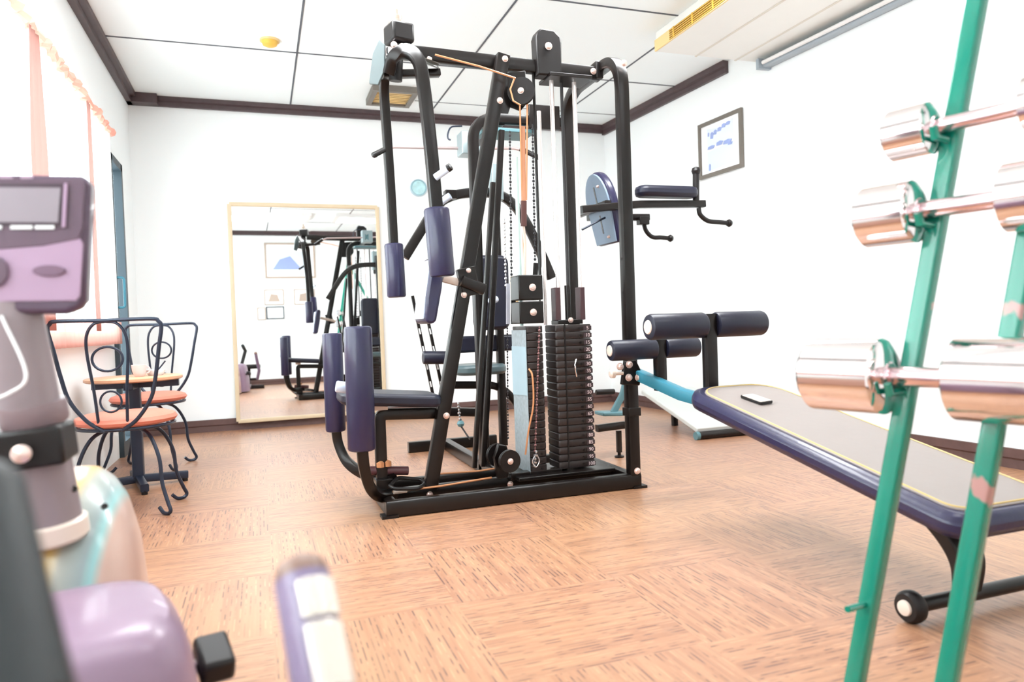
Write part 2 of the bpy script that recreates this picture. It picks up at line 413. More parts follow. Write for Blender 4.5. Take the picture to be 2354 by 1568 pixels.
for (y0, w0, w1), lb in zip(((3.52, .07, .13), (4.52, .04, .06)), ('wide pink sheer band hanging on the left window above the bike console', 'narrow pink sheer band on the left window farther from the bike')):
    mb = MB(); n = 16
    for j in range(13):
        t = j/12; z = 2.10-(2.10-.84)*t; ww = w0+(w1-w0)*min(1, t*2.5)
        for i in range(n+1):
            s_ = i/n; mb.v.append(Vector((XCu+.022+.004*math.sin(s_*16), y0+(s_-.5)*ww*2, z)))
    for j in range(12):
        for i in range(n): k_ = j*(n+1)+i; mb.f.append((k_, k_+1, k_+n+2, k_+n+1))
    c_ = obj('pink_band', mb, SHEERB); tag(c_, lb, 'curtain')
c_ = obj('curtain_hem', wavy(WY0, 5.26, .76, .90, XCu+.012, .006, .09, n=220), SHEERP)
tag(c_, 'pink ruffled hem strip along the bottom of the sheer curtains', 'curtain')

# ------------------------------------------------------------------ things on ceiling and walls
sd = thing('smoke_detector', 'small round yellowed smoke detector on the ceiling', 'smoke detector', (.13, 4.97, CZ))
obj('base', MB().lathe([(.062, -.012), (.062, 0)], (.13, 4.97, CZ)), YELLOWL, sd)
obj('cover', MB().lathe([(0, -.045), (.025, -.044), (.045, -.034), (.052, -.012)], (.13, 4.97, CZ)), YELLOW, sd)

# ceiling supply grille near the back wall
g0 = thing('ceiling_vent', 'dark framed ceiling grille above the back wall behind the gym machine', 'vent', (1.08, 5.85, CZ))
obj('frame', MB().bb(.90, 1.26, 5.66, 5.70, CZ-.05, CZ).bb(.90, 1.26, 6.02, 6.06, CZ-.05, CZ).bb(.90, .94, 5.70, 6.02, CZ-.05, CZ).bb(1.22, 1.26, 5.70, 6.02, CZ-.05, CZ), PFRAME, g0)
gm = MB()
for i in range(8): gm.box((1.08, 5.72+i*.04, CZ-.03), (.28, .03, .006), M=Matrix.Rotation(.5, 3, 'X'))
obj('slat', gm, YELLOWL, g0)

# boxed air conditioner hanging under the ceiling at the right wall
ay1 = 4.22; ax0 = 2.56; az = 2.58
ac = thing('air_conditioner', 'white boxed in ceiling air conditioner with a yellow side grille', 'air conditioner', (2.9, 3.2, az))
mb = MB().prism([(ax0, ay1), (ax0, 1.0), (XR(1.0)-.002, 1.0), (XR(ay1)-.002, ay1)], (0,0,(az+CZ)/2), (1,0,0), (0,1,0), (0,0,1), CZ-az)
obj('housing', mb, ACW, ac, bevel=.006)
rb = MB().bb(ax0+.30, ax0+.315, 1.0, ay1+.003, az-.004, az+.002).bb(ax0+.62, ax0+.635, 1.0, ay1+.003, az-.004, az+.002)
obj('seam', rb, mat('seam cream', (.66, .62, .56), .6), ac)
obj('grille_panel', MB().bb(ax0-.012, ax0, 1.4, ay1-.0, az+.0, az+.075), YELLOWL, ac, bevel=.003)
lv = MB(); 
for i in range(5): lv.box((ax0-.0155, 2.59, az+.010+i*.0135), (.003, 2.88, .0055))
for i in range(14): lv.box((ax0-.017, 1.25+.21*i, az+.038), (.004, .012, .066))
obj('louvre', lv, YELLOW, ac)
obj('slot', MB().bb(ax0-.014, ax0-.0125, 1.15, 4.03, az+.006, az+.070), SLOT, ac)

# fluorescent batten on the right wall
q0 = Vector((XR(4.15), 4.15, 2.532)); q1 = Vector((XR(2.6), 2.6, 2.532))
fl = thing('fluorescent_batten', 'blue grey fluorescent batten high on the right wall', 'light', q1)
obj('housing', MB().bar([q0+nR*.035, q1+nR*.035], .065, .05), GREYL, fl, bevel=.004)
obj('tube', MB().cyl(q0+nR*.085+tR*.05, q1+nR*.085-tR*.05, .013, 12), WHITEP, fl)
obj('end_cap', MB().box(q0+nR*.05+tR*.02+Vector((0,0,0)), (.10, .03, .07), rz=-.062), GREYL, fl)

# framed pictures
def picture(name, c, ex, nrm, wd, ht, label, strips, fm=PFRAME, ft=.028):
    """c centre on wall, ex along width, nrm into room"""
    c, ex, nrm = Vector(c), Vector(ex), Vector(nrm); ez = Vector((0,0,1))
    t = thing(name, label, 'picture', c)
    mb = MB()
    for s_ in (-1, 1):
        mb.prism([(-ft/2, -ht/2), (ft/2, -ht/2), (ft/2, ht/2), (-ft/2, ht/2)], c+ex*s_*(wd/2-ft/2)+nrm*.013, ex, ez, nrm, .022)
        mb.prism([(-wd/2+ft, -ft/2), (wd/2-ft, -ft/2), (wd/2-ft, ft/2), (-wd/2+ft, ft/2)], c+ez*s_*(ht/2-ft/2)+nrm*.013, ex, ez, nrm, .022)
    obj('frame', mb, fm, t)
    obj('mount', MB().prism([(-wd/2+ft, -ht/2+ft), (wd/2-ft, -ht/2+ft), (wd/2-ft, ht/2-ft), (-wd/2+ft, ht/2-ft)], c+nrm*.008, ex, ez, nrm, .008), PAPER, t)
    for i, (poly, m) in enumerate(strips):
        obj('print', MB().prism(poly, c+nrm*(.0130+.0005*i), ex, ez, nrm, .002), m, t)
    return t
P0 = at(1608, 290, x=3.35); 
pc = Vector((XR(4.65), 4.65, 2.105))+nR*.002
random.seed(3)
st = [([(-.15, .02), (.15, .02), (.15, .17), (.05, .13), (-.15, .16)], mat('very pale blue sky wash', (.70, .77, .88), .6)),
      ([(-.15, -.17), (.15, -.15), (.15, -.0), (-.15, -.02)], BLUEPALE)]
for x, z, ww, hh in ((-.13, .115, .02, .03), (-.09, .10, .04, .05), (-.05, .115, .04, .035), (0, .125, .05, .03), (.05, .14, .05, .03), (.10, .145, .05, .025), (-.10, .01, .09, .025), (0, .02, .08, .03), (.09, .01, .10, .03), (.12, -.01, .05, .02), (-.12, -.14, .02, .05)):
    st.append(([(x-ww/2, z-hh/2), (x+ww*.3, z-hh*.6), (x+ww/2, z+hh*.2), (x+ww*.1, z+hh/2), (x-ww*.4, z+hh*.3)], BLUEINK))
# lift the ink marks over the washes
t_ = picture('picture_frame', pc, tR, nR, .50, .43, 'grey framed blue watercolour hanging on the right wall', st)

# wall mirror on the back wall
mx0, mx1, mz0, mz1 = -.205, 1.005, .075, 1.865
tilt = Matrix.Rotation(math.radians(.6), 3, 'Z') @ Matrix.Rotation(math.radians(-.5), 3, 'X')
def mir(p): return Vector(((mx0+mx1)/2, YB-.030, mz0)) + tilt @ Vector((p[0]-(mx0+mx1)/2, p[1], p[2]-mz0))
mr = thing('wall_mirror', 'tall cream framed mirror leaning on the back wall', 'mirror', ((mx0+mx1)/2, YB-.02, mz0))
mb = MB()
for a, b_ in (((mx0, mz0), (mx0, mz1)), ((mx1, mz0), (mx1, mz1)), ((mx0, mz1), (mx1, mz1)), ((mx0, mz0), (mx1, mz0))):
    mb.bar([mir((a[0], -.016, a[1])), mir((b_[0], -.016, b_[1]))], .032, .026, up=(0,1,0))
obj('frame', mb, FRAMEW, mr)
gl = MB().add([mir((mx0, -.014, mz0)), mir((mx1, -.014, mz0)), mir((mx1, -.014, mz1)), mir((mx0, -.014, mz1)), mir((mx0, -.008, mz0)), mir((mx1, -.008, mz0)), mir((mx1, -.008, mz1)), mir((mx0, -.008, mz1))],
              [(0,1,2,3), (4,7,6,5), (0,4,5,1), (1,5,6,2), (2,6,7,3), (3,7,4,0)])
obj('glass', gl, MIRROR, mr, smooth=False)

# round wall discs
for px, py, lb in ((962, 432, 'small round pale turquoise disc on the back wall right of the mirror'), (1412, 408, 'pale blue round disc on the back wall behind the dip station')):
    p = at(px, py, y=YB-.015)
    t = thing('wall_disc', lb, 'wall decoration', p)
    obj('face', MB().lathe([(0, .012), (.06, .012), (.068, .006)], p, (0,-1,0)), DISC, t)
    obj('rim', MB().lathe([(.066, -.012), (.075, -.010), (.076, .010), (.068, .016), (.066, .0)], p, (0,-1,0)), LBLUE, t)

# pictures on the wall behind the camera, seen in the mirror
def fpos(px, py): 
    p = at(px, py, y=2*(YB-.02)-YF); return p.x, p.z+.09
def fpic(x0, y0, x1, y1, label, strips=(), ft=.03, fm=PFRAME):
    a = fpos(x0, y1); b_ = fpos(x1, y0)
    cx_, cz_ = (a[0]+b_[0])/2, (a[1]+b_[1])/2
    return picture('picture_frame', (cx_, YF+.002, cz_), (-1,0,0), (0,1,0), abs(b_[0]-a[0]), abs(b_[1]-a[1]), label, strips, fm, ft)
LW = mat('light oak frame', (.45, .36, .30), .5)
fpic(630, 555, 742, 636, 'large pale landscape picture seen in the mirror, topmost on the wall', [([(-.32, -.16), (.32, -.16), (.32, .16), (-.32, .16)], BLUEPALE), ([(-.2, -.16), (.3, -.16), (.18, .02), (0, .08)], BLUEINK)], .03, LW)
fpic(628, 661, 671, 697, 'small cream framed print in the mirror, left one below the landscape', [([(-.1, -.08), (.1, -.08), (.05, .06), (-.06, .04)], LW)], .015, LW)
fpic(696, 660, 742, 696, 'small cream framed print in the mirror, right one below the landscape', [([(-.1, -.08), (.1, -.08), (.08, .05), (-.03, .07)], LW)], .015, LW)
fpic(612, 702, 630, 731, 'narrow framed print in the mirror, lowest on the left', [], .015, LW)
fpic(633, 700, 672, 729, 'wide framed print in the mirror, lowest beside the narrow one', [([(-.12, -.06), (.12, -.06), (.1, .05), (-.1, .05)], BLUEPALE)], .015, TEALF)

# added fill lights for brightness (out of the picture, above and behind the camera)
for (x, y, pw), lb in zip(((.3, 3.1, 58), (1.9, 3.1, 62), (.3, .9, 9), (1.9, .9, 16)), ('added fill light panel on the window side above the gym machine', 'added fill light panel above the gym machine beside the air conditioner', 'added fill light panel above the exercise bike', 'added fill light panel above the near end of the bench')):
    t = thing('added_fill_light', lb, 'fill light', (x, y, CZ), 'added fill light panels')
    obj('housing', MB().bb(x-.62, x+.62, y-.32, y+.32, CZ-.04, CZ), WHITEP, t)
    area_light('lamp', (0, 0, -.05), (0, 0, 0), 1.1, .5, pw, (.96, .985, 1.0), t)

# ================================================================== MULTI STATION GYM
V = Vector
gym = thing('multi_gym', 'large black multi station gym machine with two weight stacks and navy pads', 'gym machine', (1.07, 3.24, 0))
def part(name, mb, m, parent=gym, bevel=0, **k): return obj(name, mb, m, parent, bevel, **k)
def bolts(parent, pts, r=.012, d=(0,-1,0)):
    for p in pts: obj('bolt', MB().bolt(p, d, r), BOLT, parent)
YN, YMID, YFAR, YR = 3.035, 3.24, 3.46, 3.70
X0, X1 = .492, 1.65
# base
bf = MB()
bf.bar([(X0-.025, YN, .035), (X1+.03, YN, .035)], .05, .07)
base = part('base_frame', bf, BLACK, bevel=.004)
for n_, p, a in (('far_rail', [(X0+.02, YFAR, .035), (X1, YFAR, .035)], .05), ('middle_rail', [(X0+.03, YMID, .04), (X1-.02, YMID, .04)], .05),
                 ('end_rail', [(X0, YN+.025, .035), (X0, YFAR+.025, .035)], .05), ('end_rail', [(X1, YN+.025, .035), (X1, YR+.02, .035)], .05),
                 ('rear_rail', [(1.085, YR, .035), (X1, YR, .035)], .05), ('side_rail', [(1.11, YFAR+.02, .035), (1.11, 4.55, .035)], .05), ('rear_rail', [(.86, 4.55, .035), (1.45, 4.55, .035)], .05)):
    obj(n_, MB().bar([V(q) for q in p], a, .066), BLACK, base)
for x, y in ((X0-.01, YN), (X1+.02, YN), (X1, YR-.1)):
    obj('rubber_foot', MB().bb(x-.035, x+.035, y-.032, y+.032, 0, .012), BLACKP, base)
tray = MB().bb(1.10, 1.60, 3.12, 3.40, .068, .085)
obj('stack_tray', tray, BLACK, base, bevel=.004)
bolts(base, [at(988, 1137, y=3.20), at(1173, 1113, y=3.2)], .012)

# right hand inverted U upright
uf = part('upright_frame', MB().bar(fillet([(X1, YN, .06), (X1, YN, 2.055), (X1, YR-.03, 2.055), (X1, YR-.03, .06)], .17, 10), .052, .056, up=(1,0,0)), BLACK)
bolts(uf, [V((X1+.005, YN-.028, .085)), V((X1-.0, YN-.028, 2.0)), ], .013)
for z in (.62, .93, 1.09, 1.70): obj('pin_hole', MB().cyl((X1-.029, YN, z), (X1-.024, YN, z), .007, 12), BLACKP, uf)
obj('collar', MB().bb(X1-.032, X1+.034, YN-.032, YN+.034, .345, .385), BLACK, uf, bevel=.003)
# rear inverted U
rf = part('rear_upright', MB().bar(fillet([(1.11, YR, .05), (1.11, YR, 1.91), (X1-.03, YR, 1.91)], .13, 10), .052, .055, up=(0,1,0)), BLACK)
obj('beam_bracket', MB().bb(1.42, 1.60, YR-.045, YR-.026, 1.86, 1.99), BLACK, rf, bevel=.003)
obj('under_plate', MB().bb(1.17, 1.46, YR-.02, YR+.16, 1.84, 1.86), TEALP, rf, bevel=.003)

# leaning front strut
dT, dB = at(1156, 128, y=3.19), at(989, 1122, y=3.19); dB = V((dB.x, 3.19, .068))
ds = part('leaning_strut', MB().bar([dT, dB], .062, .05, up=(0,1,0)), BLACK)
dl = lambda t: dT.lerp(dB, t)
bolts(ds, [dl(.012)+V((.006,-.026,0)), dl(.11)+V((.015,-.026,0)), dl(.505)+V((0,-.026,0)), dl(.56)+V((0,-.026,0)), dl(.835)+V((.012,-.026,0))], .012)
obj('clamp_plate', MB().box(dl(.53)+V((.012,-.012,0)), (.085, .04, .13), M=Matrix.Rotation(-.2, 3, 'Y').to_3x3()), BLACK, ds, bevel=.004)
obj('gusset', MB().prism([(-.03,-.10),(.03,-.10),(.075,.02),(.075,.08),(-.01,.10)], dl(.08)+V((.03,.03,0)), (1,0,0), (0,0,1), (0,1,0), .006), BLACK, ds)

# top beam
tb = part('top_beam', MB().bar([(.66, YMID, 2.045), (X1-.02, YMID, 2.025)], .05, .062), BLACK)
bolts(tb, [at(1364, 164, y=3.21)], .013)
obj('beam_cap', MB().box(at(1372, 165, y=3.24), (.04, .07, .085)), BLACKP, tb, bevel=.006)
pc_ = at(1258, 120, y=3.22)
hs = [(x*1.0, z) for x, z in [(-.062,-.12), (.062,-.12), (.066,.04), (.062,.07), (.045,.083), (.030,.098), (-.038,.102), (-.056,.088), (-.066,.06)]]
pcv = part('pulley_cover', MB().prism(hs, pc_+V((0,.01,0)), (1,0,0), (0,0,1), (0,1,0), .075), BLACKP, bevel=.008)
bolts(pcv, [at(1261, 106, y=3.185)], .015)
part('rod_plate', MB().bb(1.345, 1.565, 3.17, 3.32, 1.975, 1.992), BLACK, bevel=.002)

# head of the butterfly arms
hd = part('pivot_head', MB().box(at(917, 80, y=3.2), (.105, .11, .085), rz=.25), BLACKP, bevel=.012)
hc = at(917, 80, y=3.2)
obj('cap_nut', MB().lathe([(.036, .0), (.036, .012), (.024, .018), (.024, .038), (.012, .045), (.012, .066), (0, .07)], hc+V((-.008,0,.042)), (0,0,1), 12), mat('tarnished nickel', (.34, .28, .23), .35, .5), hd)
obj('shaft', MB().cyl(hc+V((-.01,.0,-.045)), hc+V((-.02,.02,-.20)), .03, 16), BLACKP, hd)
obj('pivot_bearing', MB().lathe([(.042, 0), (.045, .008), (.045, .03), (.03, .038)], hc+V((-.02,-.005,-.10)), (0,0,1), 16), CHROME, hd)
obj('cam_plate', MB().prism([(-.045,-.10),(.0,-.11),(.035,-.05),(.04,.06),(.015,.09),(-.02,.03)], at(868, 138, y=3.2), V((.8,-.6,0)), (0,0,1), V((.6,.8,0)), .012), mat('grey steel plate', (.11, .14, .145), .5), hd, bevel=.003)
bolts(hd, [hc+V((-.035,-.06,-.07)), hc+V((.0,-.06,-.075))], .012)
obj('cross_bar', MB().bar([at(880, 172, y=3.24), at(1010, 168, y=3.24)], .05, .03), BLACK, hd)
# arms
def fly(path, wd, pt, pb, pr_, hp, hm=BLUEW, hr=.015):
    a_ = part('fly_arm', MB().bar(spline(path, 6), wd, .05, up=(0,1,0)), BLACK)
    obj('roller_pad', MB().pad(pt, pb, pr_), NAVY, a_)
    h = obj('handle', MB().cyl(hp[0], hp[1], hr, 14), hm, a_)
    obj('end_cap', MB().lathe([(hr*1.05, -.006), (hr*1.1, .0), (hr*1.0, .01), (0, .014)], hp[1], V(hp[1])-V(hp[0]), 14), BLACKP, a_)
fly([at(893, 168, y=3.18), at(905, 132, y=3.14), at(935, 118, y=3.08), at(962, 140, y=3.03), at(974, 200, y=3.0), at(989, 330, y=2.98), at(1004, 490, y=2.97)], .052,
    at(1003, 478, y=2.97), at(1017, 636, y=2.97), .054, (at(1001, 408, y=2.94), at(1032, 386, y=2.90)))
fly([at(905, 140, y=3.26), at(887, 165, y=3.34), at(883, 210, y=3.42), at(890, 320, y=3.47), at(898, 440, y=3.5), at(905, 570, y=3.5)], .042,
    at(905, 560, y=3.5), at(912, 684, y=3.5), .046, (at(884, 344, y=3.46), at(862, 356, y=3.44)), BLACKP, .012)
# upper cable pulley beside the head
def pulley(name, c, ax, r, m=BLACKP, parent=gym, cheeks=True, br=.012, th=.022):
    c, ax = V(c), V(ax).normalized()
    w_ = obj(name, MB().lathe([(0, -th/2), (r, -th/2), (r, -th*.35), (r*.86, 0), (r, th*.35), (r, th/2), (0, th/2)], c, ax, 28), m, parent)
    obj('bolt', MB().bolt(c+ax*th*.5, ax, br), BOLT, w_)
    return w_
pulley('pulley', at(985, 143, y=3.2), (.25,-.35,.9), .052, mat('smoke plastic', (.10,.10,.09), .3))
pulley('pulley', at(1198, 210, y=3.17), (-.45,-.85,0), .064)
part('pulley_bracket', MB().prism([(-.045,.09),(.05,.10),(.055,-.05),(.02,-.09),(-.03,-.07)], at(1185, 212, y=3.215), V((.9,-.2,0)).normalized(), (0,0,1), V((.2,.9,0)).normalized(), .012), BLACK, bevel=.003)

# seat of the butterfly station
sf = part('seat_frame', MB().bar(fillet([(.487, YMID, .07), (.487, YMID, .415), (.80, YMID, .40)], .03, 4), .05, .05, up=(0,1,0)), BLACK)
sp = MB().prism(rrect(.44, .30, .06, 5), (.53, YMID, .487), V((1,0,-.09)).normalized(), (0,1,0), V((.09,0,1)).normalized(), .055)
part('seat', sp, NAVYD, bevel=.016)
obj('seat_bracket', MB().bb(.46, .52, YMID-.04, YMID+.04, .437, .462), CREAMP, sf)
part('side_grip', MB().pad(at(772, 888, y=3.05), at(800, 892, y=3.05), .024), BLUEW)
# backrest
bp_ = [( -.020,-.155), (.008,-.165), (.028,-.15), (.036, 0), (.030,.13), (.012,.15), (-.010,.145), (-.026,.1), (-.030,-.05)]
bc_ = at(985, 664, y=3.24)
bk = part('backrest', MB().prism(bp_, bc_, V((1,0,-.10)).normalized(), V((.16,0,1)).normalized(), (0,1,0), .24), NAVY, bevel=.022)
obj('back_panel', MB().prism([(-.004,-.14),(.006,-.14),(.006,.12),(-.004,.12)], bc_+V((-.028,0,0)), V((1,0,-.10)).normalized(), V((.16,0,1)).normalized(), (0,1,0), .19), BLUEW, bk, bevel=.003)
obj('support_tube', MB().bar([at(1018, 640, y=3.2), at(1108, 664, y=3.2)], .034, .034, up=(0,1,0)), CREAMP, bk)
obj('support_tube', MB().bar([at(1060, 646, y=3.16), at(1112, 666, y=3.16)], .05, .05, up=(0,1,0)), BLACK, bk)

# leg curl rollers at the front
la = part('leg_lever', MB().bar(spline([at(832, 1030, y=2.97), at(838, 1080, y=2.98), at(852, 1122, y=3.03), at(875, 1140, y=3.12), at(905, 1138, y=3.2)], 6), .045, .045, up=(0,1,.2)), BLACK)
obj('roller_pad', MB().pad(at(822, 750, y=2.97), at(832, 1036, y=2.97), .057), NAVY, la)
lb_ = part('leg_lever', MB().bar(spline([at(772, 985, y=3.5), at(778, 1020, y=3.5), at(797, 1060, y=3.47), at(830, 1085, y=3.4), at(868, 1095, y=3.3), at(905, 1100, y=3.22)], 6), .045, .045, up=(0,1,.2)), BLACK)
obj('roller_pad', MB().pad(at(763, 766, y=3.5), at(772, 992, y=3.5), .047), NAVY, lb_)
pv = part('pivot_axle', MB().cyl(at(850, 1082, y=3.24), at(938, 1082, y=3.24), .020, 16), mat('maroon plastic', (.09,.03,.035), .4))
obj('nut', MB().lathe([(.018,0),(.018,.02),(.012,.026),(0,.03)], at(875, 1074, y=3.22), (0,0,1), 8), COPPER, pv)
obj('nut', MB().lathe([(.016,0),(.016,.02),(.010,.026),(0,.03)], at(892, 1072, y=3.22), (0,0,1), 8), COPPER, pv)
obj('lever_bracket', MB().bb(.455, .53, 3.19, 3.29, .07, .13), BLACK, pv, bevel=.004)
dh = part('pull_handle', MB().tube(fillet([at(896, 1117, y=3.15), at(914, 1098, y=3.22), at(968, 1102, y=3.22), at(978, 1112, y=3.18), at(960, 1124, y=3.1), at(905, 1124, y=3.1), at(896, 1117, y=3.15)], .02, 4), .0085, 10), BLACKP)

# weight stacks ------------------------------------------------------
ZB, ZT, NP = .095, .79, 20
th = (ZT-ZB)/NP
ya, yb = 3.17, 3.31
xa, xb = at(1281, 900, y=ya).x, at(1364, 900, y=ya).x
def plate_mb(cx_, cy_, wx, wy, z):
    mb = MB(); t = th*.94; k_ = .008
    out = rrect(wx, wy, .012, 3)
    n = len(out)
    vs = []
    for (s_, zz) in ((1-.03, z), (1, z+.004), (1, z+t-.004), (1-.03, z+t)):
        vs += [V((cx_+x*s_, cy_+y*s_, zz)) for x, y in out]
    fs = [tuple(range(n))[::-1], tuple(range(3*n, 4*n))]
    for q in range(3): fs += [(q*n+i, q*n+(i+1) % n, (q+1)*n+(i+1) % n, (q+1)*n+i) for i in range(n)]
    mb.add(vs, fs); return mb
def stack(cx_, cy_, wx, wy, numx, numbers):
    first = part('weight_plate', plate_mb(cx_, cy_, wx, wy, ZB), PLATE)
    hole = obj('pin_hole', MB().lathe([(0,.0),(.006,.0),(.006,.004)], (cx_+wx*.18, cy_-wy/2-.0005, ZB+th*.4), (0,-1,0), 10), BLACKP, first)
    for i in range(NP):
        if i == 0: p_ = first
        else:
            p_ = first.copy(); COL.objects.link(p_); p_.parent = gym; p_.location = first.location + V((0,0,th*i))
            h_ = hole.copy(); COL.objects.link(h_); h_.parent = p_
        if numbers:
            lab = MB().bb(numx-.021, numx+.021, cy_-wy/2-.0022, cy_-wy/2-.0006, ZB+th*.10, ZB+th*.70)
            lo = origin_of(p_) - V((0,0,th*i)) 
            l_ = obj('number_label', lab, mat('label dark', (.05,.03,.035), .5), first if i == 0 else first, local=False)
            l_.parent = p_
            tx = text_mb(str(5*(NP-i)), (numx, cy_-wy/2-.0026, ZB+th*.40), (1,0,0), (0,0,1), (0,-1,0), .024)
            off = origin_of(first)
            tv = obj('number', tx, LABEL, first); tv.parent = p_
    return first
stack((xa+xb)/2, (ya+yb)/2, xb-xa, yb-ya, xb-.022, True)
x2a, x2b = at(1214, 900, y=3.17).x, at(1253, 900, y=3.17).x
stack((x2a+x2b)/2, 3.27, x2b-x2a, .20, 0, False)
sl = part('stack_guide', MB().bb(xa+.045, xa+.052, ya-.004, ya-.001, ZB, ZT), BLACKP)
part('stack_cushion', MB().lathe([(.022,0),(.025,.01)], ((xa+xb)/2-.05, 3.24, .085), (0,0,1)), BLACKP)
part('lit_side_sheet', MB().prism([(-.10,-.10),(.10,-.11),(.10,.13),(-.10,.13)], (x2a-.004, 3.27, .56), (0,1,0), (0,0,1), (1,0,0), .003), LBLUE)  # pale sheet: window light painted on the plates' left side
part('lit_side_sheet', MB().prism([(-.10,-.35),(.10,-.35),(.10,.33),(-.10,.33)], (x2a-.002, 3.27, .44), (0,1,0), (0,0,1), (1,0,0), .002), mat('window light on plate side', (.36,.44,.48), .4, vary=.35, vs_=60))  # full-height sheet, same window light put into its colour
# selector pin + bracket on the right stack
part('selector_pin', MB().tube(spline([at(1325, 826, y=ya-.004), at(1322, 840, y=ya-.014), at(1326, 866, y=ya-.012)], 5), .004, 8), CHROME)
ub = part('selector_bracket', MB().bb(xa+.03, xb-.03, 3.20, 3.29, ZT+.0, ZT+.022), BLACK, bevel=.003)
for px_ in (1278, 1334):
    x_ = at(px_, 700, y=3.24).x
    obj('bracket_leg', MB().bb(x_-.013, x_+.013, 3.21, 3.27, ZT+.02, .97), mat('maroon brown steel', (.07,.03,.035), .4), ub, bevel=.003)
bolts(ub, [at(1312, 736, y=3.195)], .011)
# square blocks over the narrow stack
for z0, z1 in ((.80, .905), (.912, 1.03)):
    b0 = part('pulley_block', MB().bb(x2a-.025, x2b+.012, 3.18, 3.30, z0, z1), BLACK, bevel=.005)
    bolts(b0, [V(((x2a+x2b)/2+.0, 3.178, (z0+z1)/2))], .014)
# guide rods
for px_, yy, r_, m_, zt in ((1271, 3.24, .011, ROD, 1.98), (1323, 3.24, .011, ROD, 1.98), (1294, 3.26, .008, DCABLE, 2.0), (1305, 3.24, .014, BLACK, .98)):
    x_ = at(px_, 300 if zt > 1 else 700, y=yy).x
    part('guide_rod', MB().cyl((x_, yy, ZT if zt > 1 else ZT), (x_, yy, zt), r_, 12), m_)
for px_, yy, r_, m_ in ((1194, 3.34, .010, mat('mint rod', (.62,.80,.76), .3, .3)), (1250, 3.36, .011, ROD)):
    x_ = at(px_, 600, y=yy).x
    part('guide_rod', MB().cyl((x_, yy, .79), (x_, yy, 1.86 if px_ > 1200 else 1.62), r_, 12), m_)
x_ = at(1237, 500, y=3.24).x
part('guide_rod', MB().cyl((x_, YMID, 1.03), (x_, YMID, 2.0), .007, 10), BLACK)
# slim black tubes of the press station
part('press_upright', MB().bar([at(1153, 300, y=3.62), at(1111, 1072, y=3.62)], .030, .03, up=(0,1,0)), BLACK)
part('press_upright', MB().bar([at(1133, 420, y=3.40), at(1090, 1075, y=3.40)], .022, .03, up=(0,1,0)), BLACK)

# cables and chains
def cable(pts, r=.004, m=COPPER, name='cable'): return part(name, MB().tube(pts, r, 8), m)
cable([at(1000, 126, y=3.14), at(1100, 152, y=3.13), at(1185, 180, y=3.12)], .0045)
cable([at(1182, 182, y=3.13), at(1173, 205, y=3.13), at(1180, 232, y=3.13), at(1197, 242, y=3.13)], .004)
cable([at(1195, 235, y=3.17), at(1200, 450, y=3.2), at(1206, 640, y=3.22)], .004)
cable([at(1212, 238, y=3.17), at(1210, 460, y=3.2)], .004)
part('belt', MB().bar([at(1202, 290, y=3.185), at(1204, 480, y=3.2)], .022, .004, up=(0,1,0)), mat('amber belt', (.62,.30,.17), .5))
part('belt', MB().bar([at(1204, 462, y=3.19), at(1204, 520, y=3.19)], .026, .016, up=(0,1,0)), mat('maroon sleeve', (.10,.035,.03), .5))
cable([at(1203, 515, y=3.2), at(1207, 560, y=3.2), at(1206, 632, y=3.2)], .0075, CREAMP)
cable([at(903, 1131, y=3.14), at(1010, 1118, y=3.16), at(1130, 1098, y=3.2)], .0045)
cable([at(1000, 1090, y=3.36), at(1100, 1083, y=3.36), at(1150, 1075, y=3.3)], .0045)
part('cable_sleeve', MB().cyl(at(905, 1131, y=3.13), at(935, 1128, y=3.135), .010, 12), CREAMP)
cable(spline([at(1216, 848, y=3.15), at(1224, 866, y=3.13), at(1226, 930, y=3.13), at(1215, 990, y=3.14), at(1208, 1045, y=3.16)], 6), .0045)
cable([at(1237, 560, y=3.3), at(1243, 740, y=3.3)], .004, DCABLE)
def chain(px0, py0, px1, py1, yy, n, m=CHAIN, r=.0055):
    p0, p1 = at(px0, py0, y=yy), at(px1, py1, y=yy); L = (p1-p0).length; mb = MB(); d = (p1-p0)/n
    for i in range(n):
        a = p0+d*(i+.08); b = p0+d*(i+.92)
        if i % 2: mb.lathe([(r*.5, 0), (r*1.25, (b-a).length*.25), (r*1.25, (b-a).length*.75), (r*.5, (b-a).length)], a, b-a, 6)
        else: mb.lathe([(r*.4, 0), (r*.7, (b-a).length*.25), (r*.7, (b-a).length*.75), (r*.4, (b-a).length)], a, b-a, 6)
    part('chain', mb, m)
chain(1172, 300, 1176, 650, 3.45, 46)
chain(1224, 285, 1230, 600, 3.34, 42)
chain(1159, 500, 1163, 660, 3.55, 20, CHAINL)
chain(1166, 745, 1168, 1010, 3.45, 40, CHAIN, .004)
chain(1240, 750, 1230, 1040, 3.14, 44, mat('rose chain', (.26,.13,.13), .4, .6), .005)
chain(1233, 1035, 1228, 1075, 3.13, 5, CHAINL, .009)
part('snap_hook', MB().tube(spline([at(1234, 1045, y=3.12), at(1240, 1060, y=3.12), at(1232, 1074, y=3.12), at(1224, 1062, y=3.12), at(1229, 1048, y=3.12)], 5), .003, 8), CHAINL)
part('chain_hook', MB().bar([at(1232, 605, y=3.3), at(1230, 640, y=3.3)], .022, .02, up=(0,1,0)), BLACKP)
part('adjuster_strip', MB().bar([at(1168, 652, y=3.4), at(1168, 745, y=3.4)], .020, .006, up=(0,1,0)), mat('pale lilac metal', (.62,.64,.74), .4))
part('adjuster_strip', MB().bar([at(1180, 655, y=3.42), at(1180, 745, y=3.42)], .024, .01, up=(0,1,0)), BLACK)
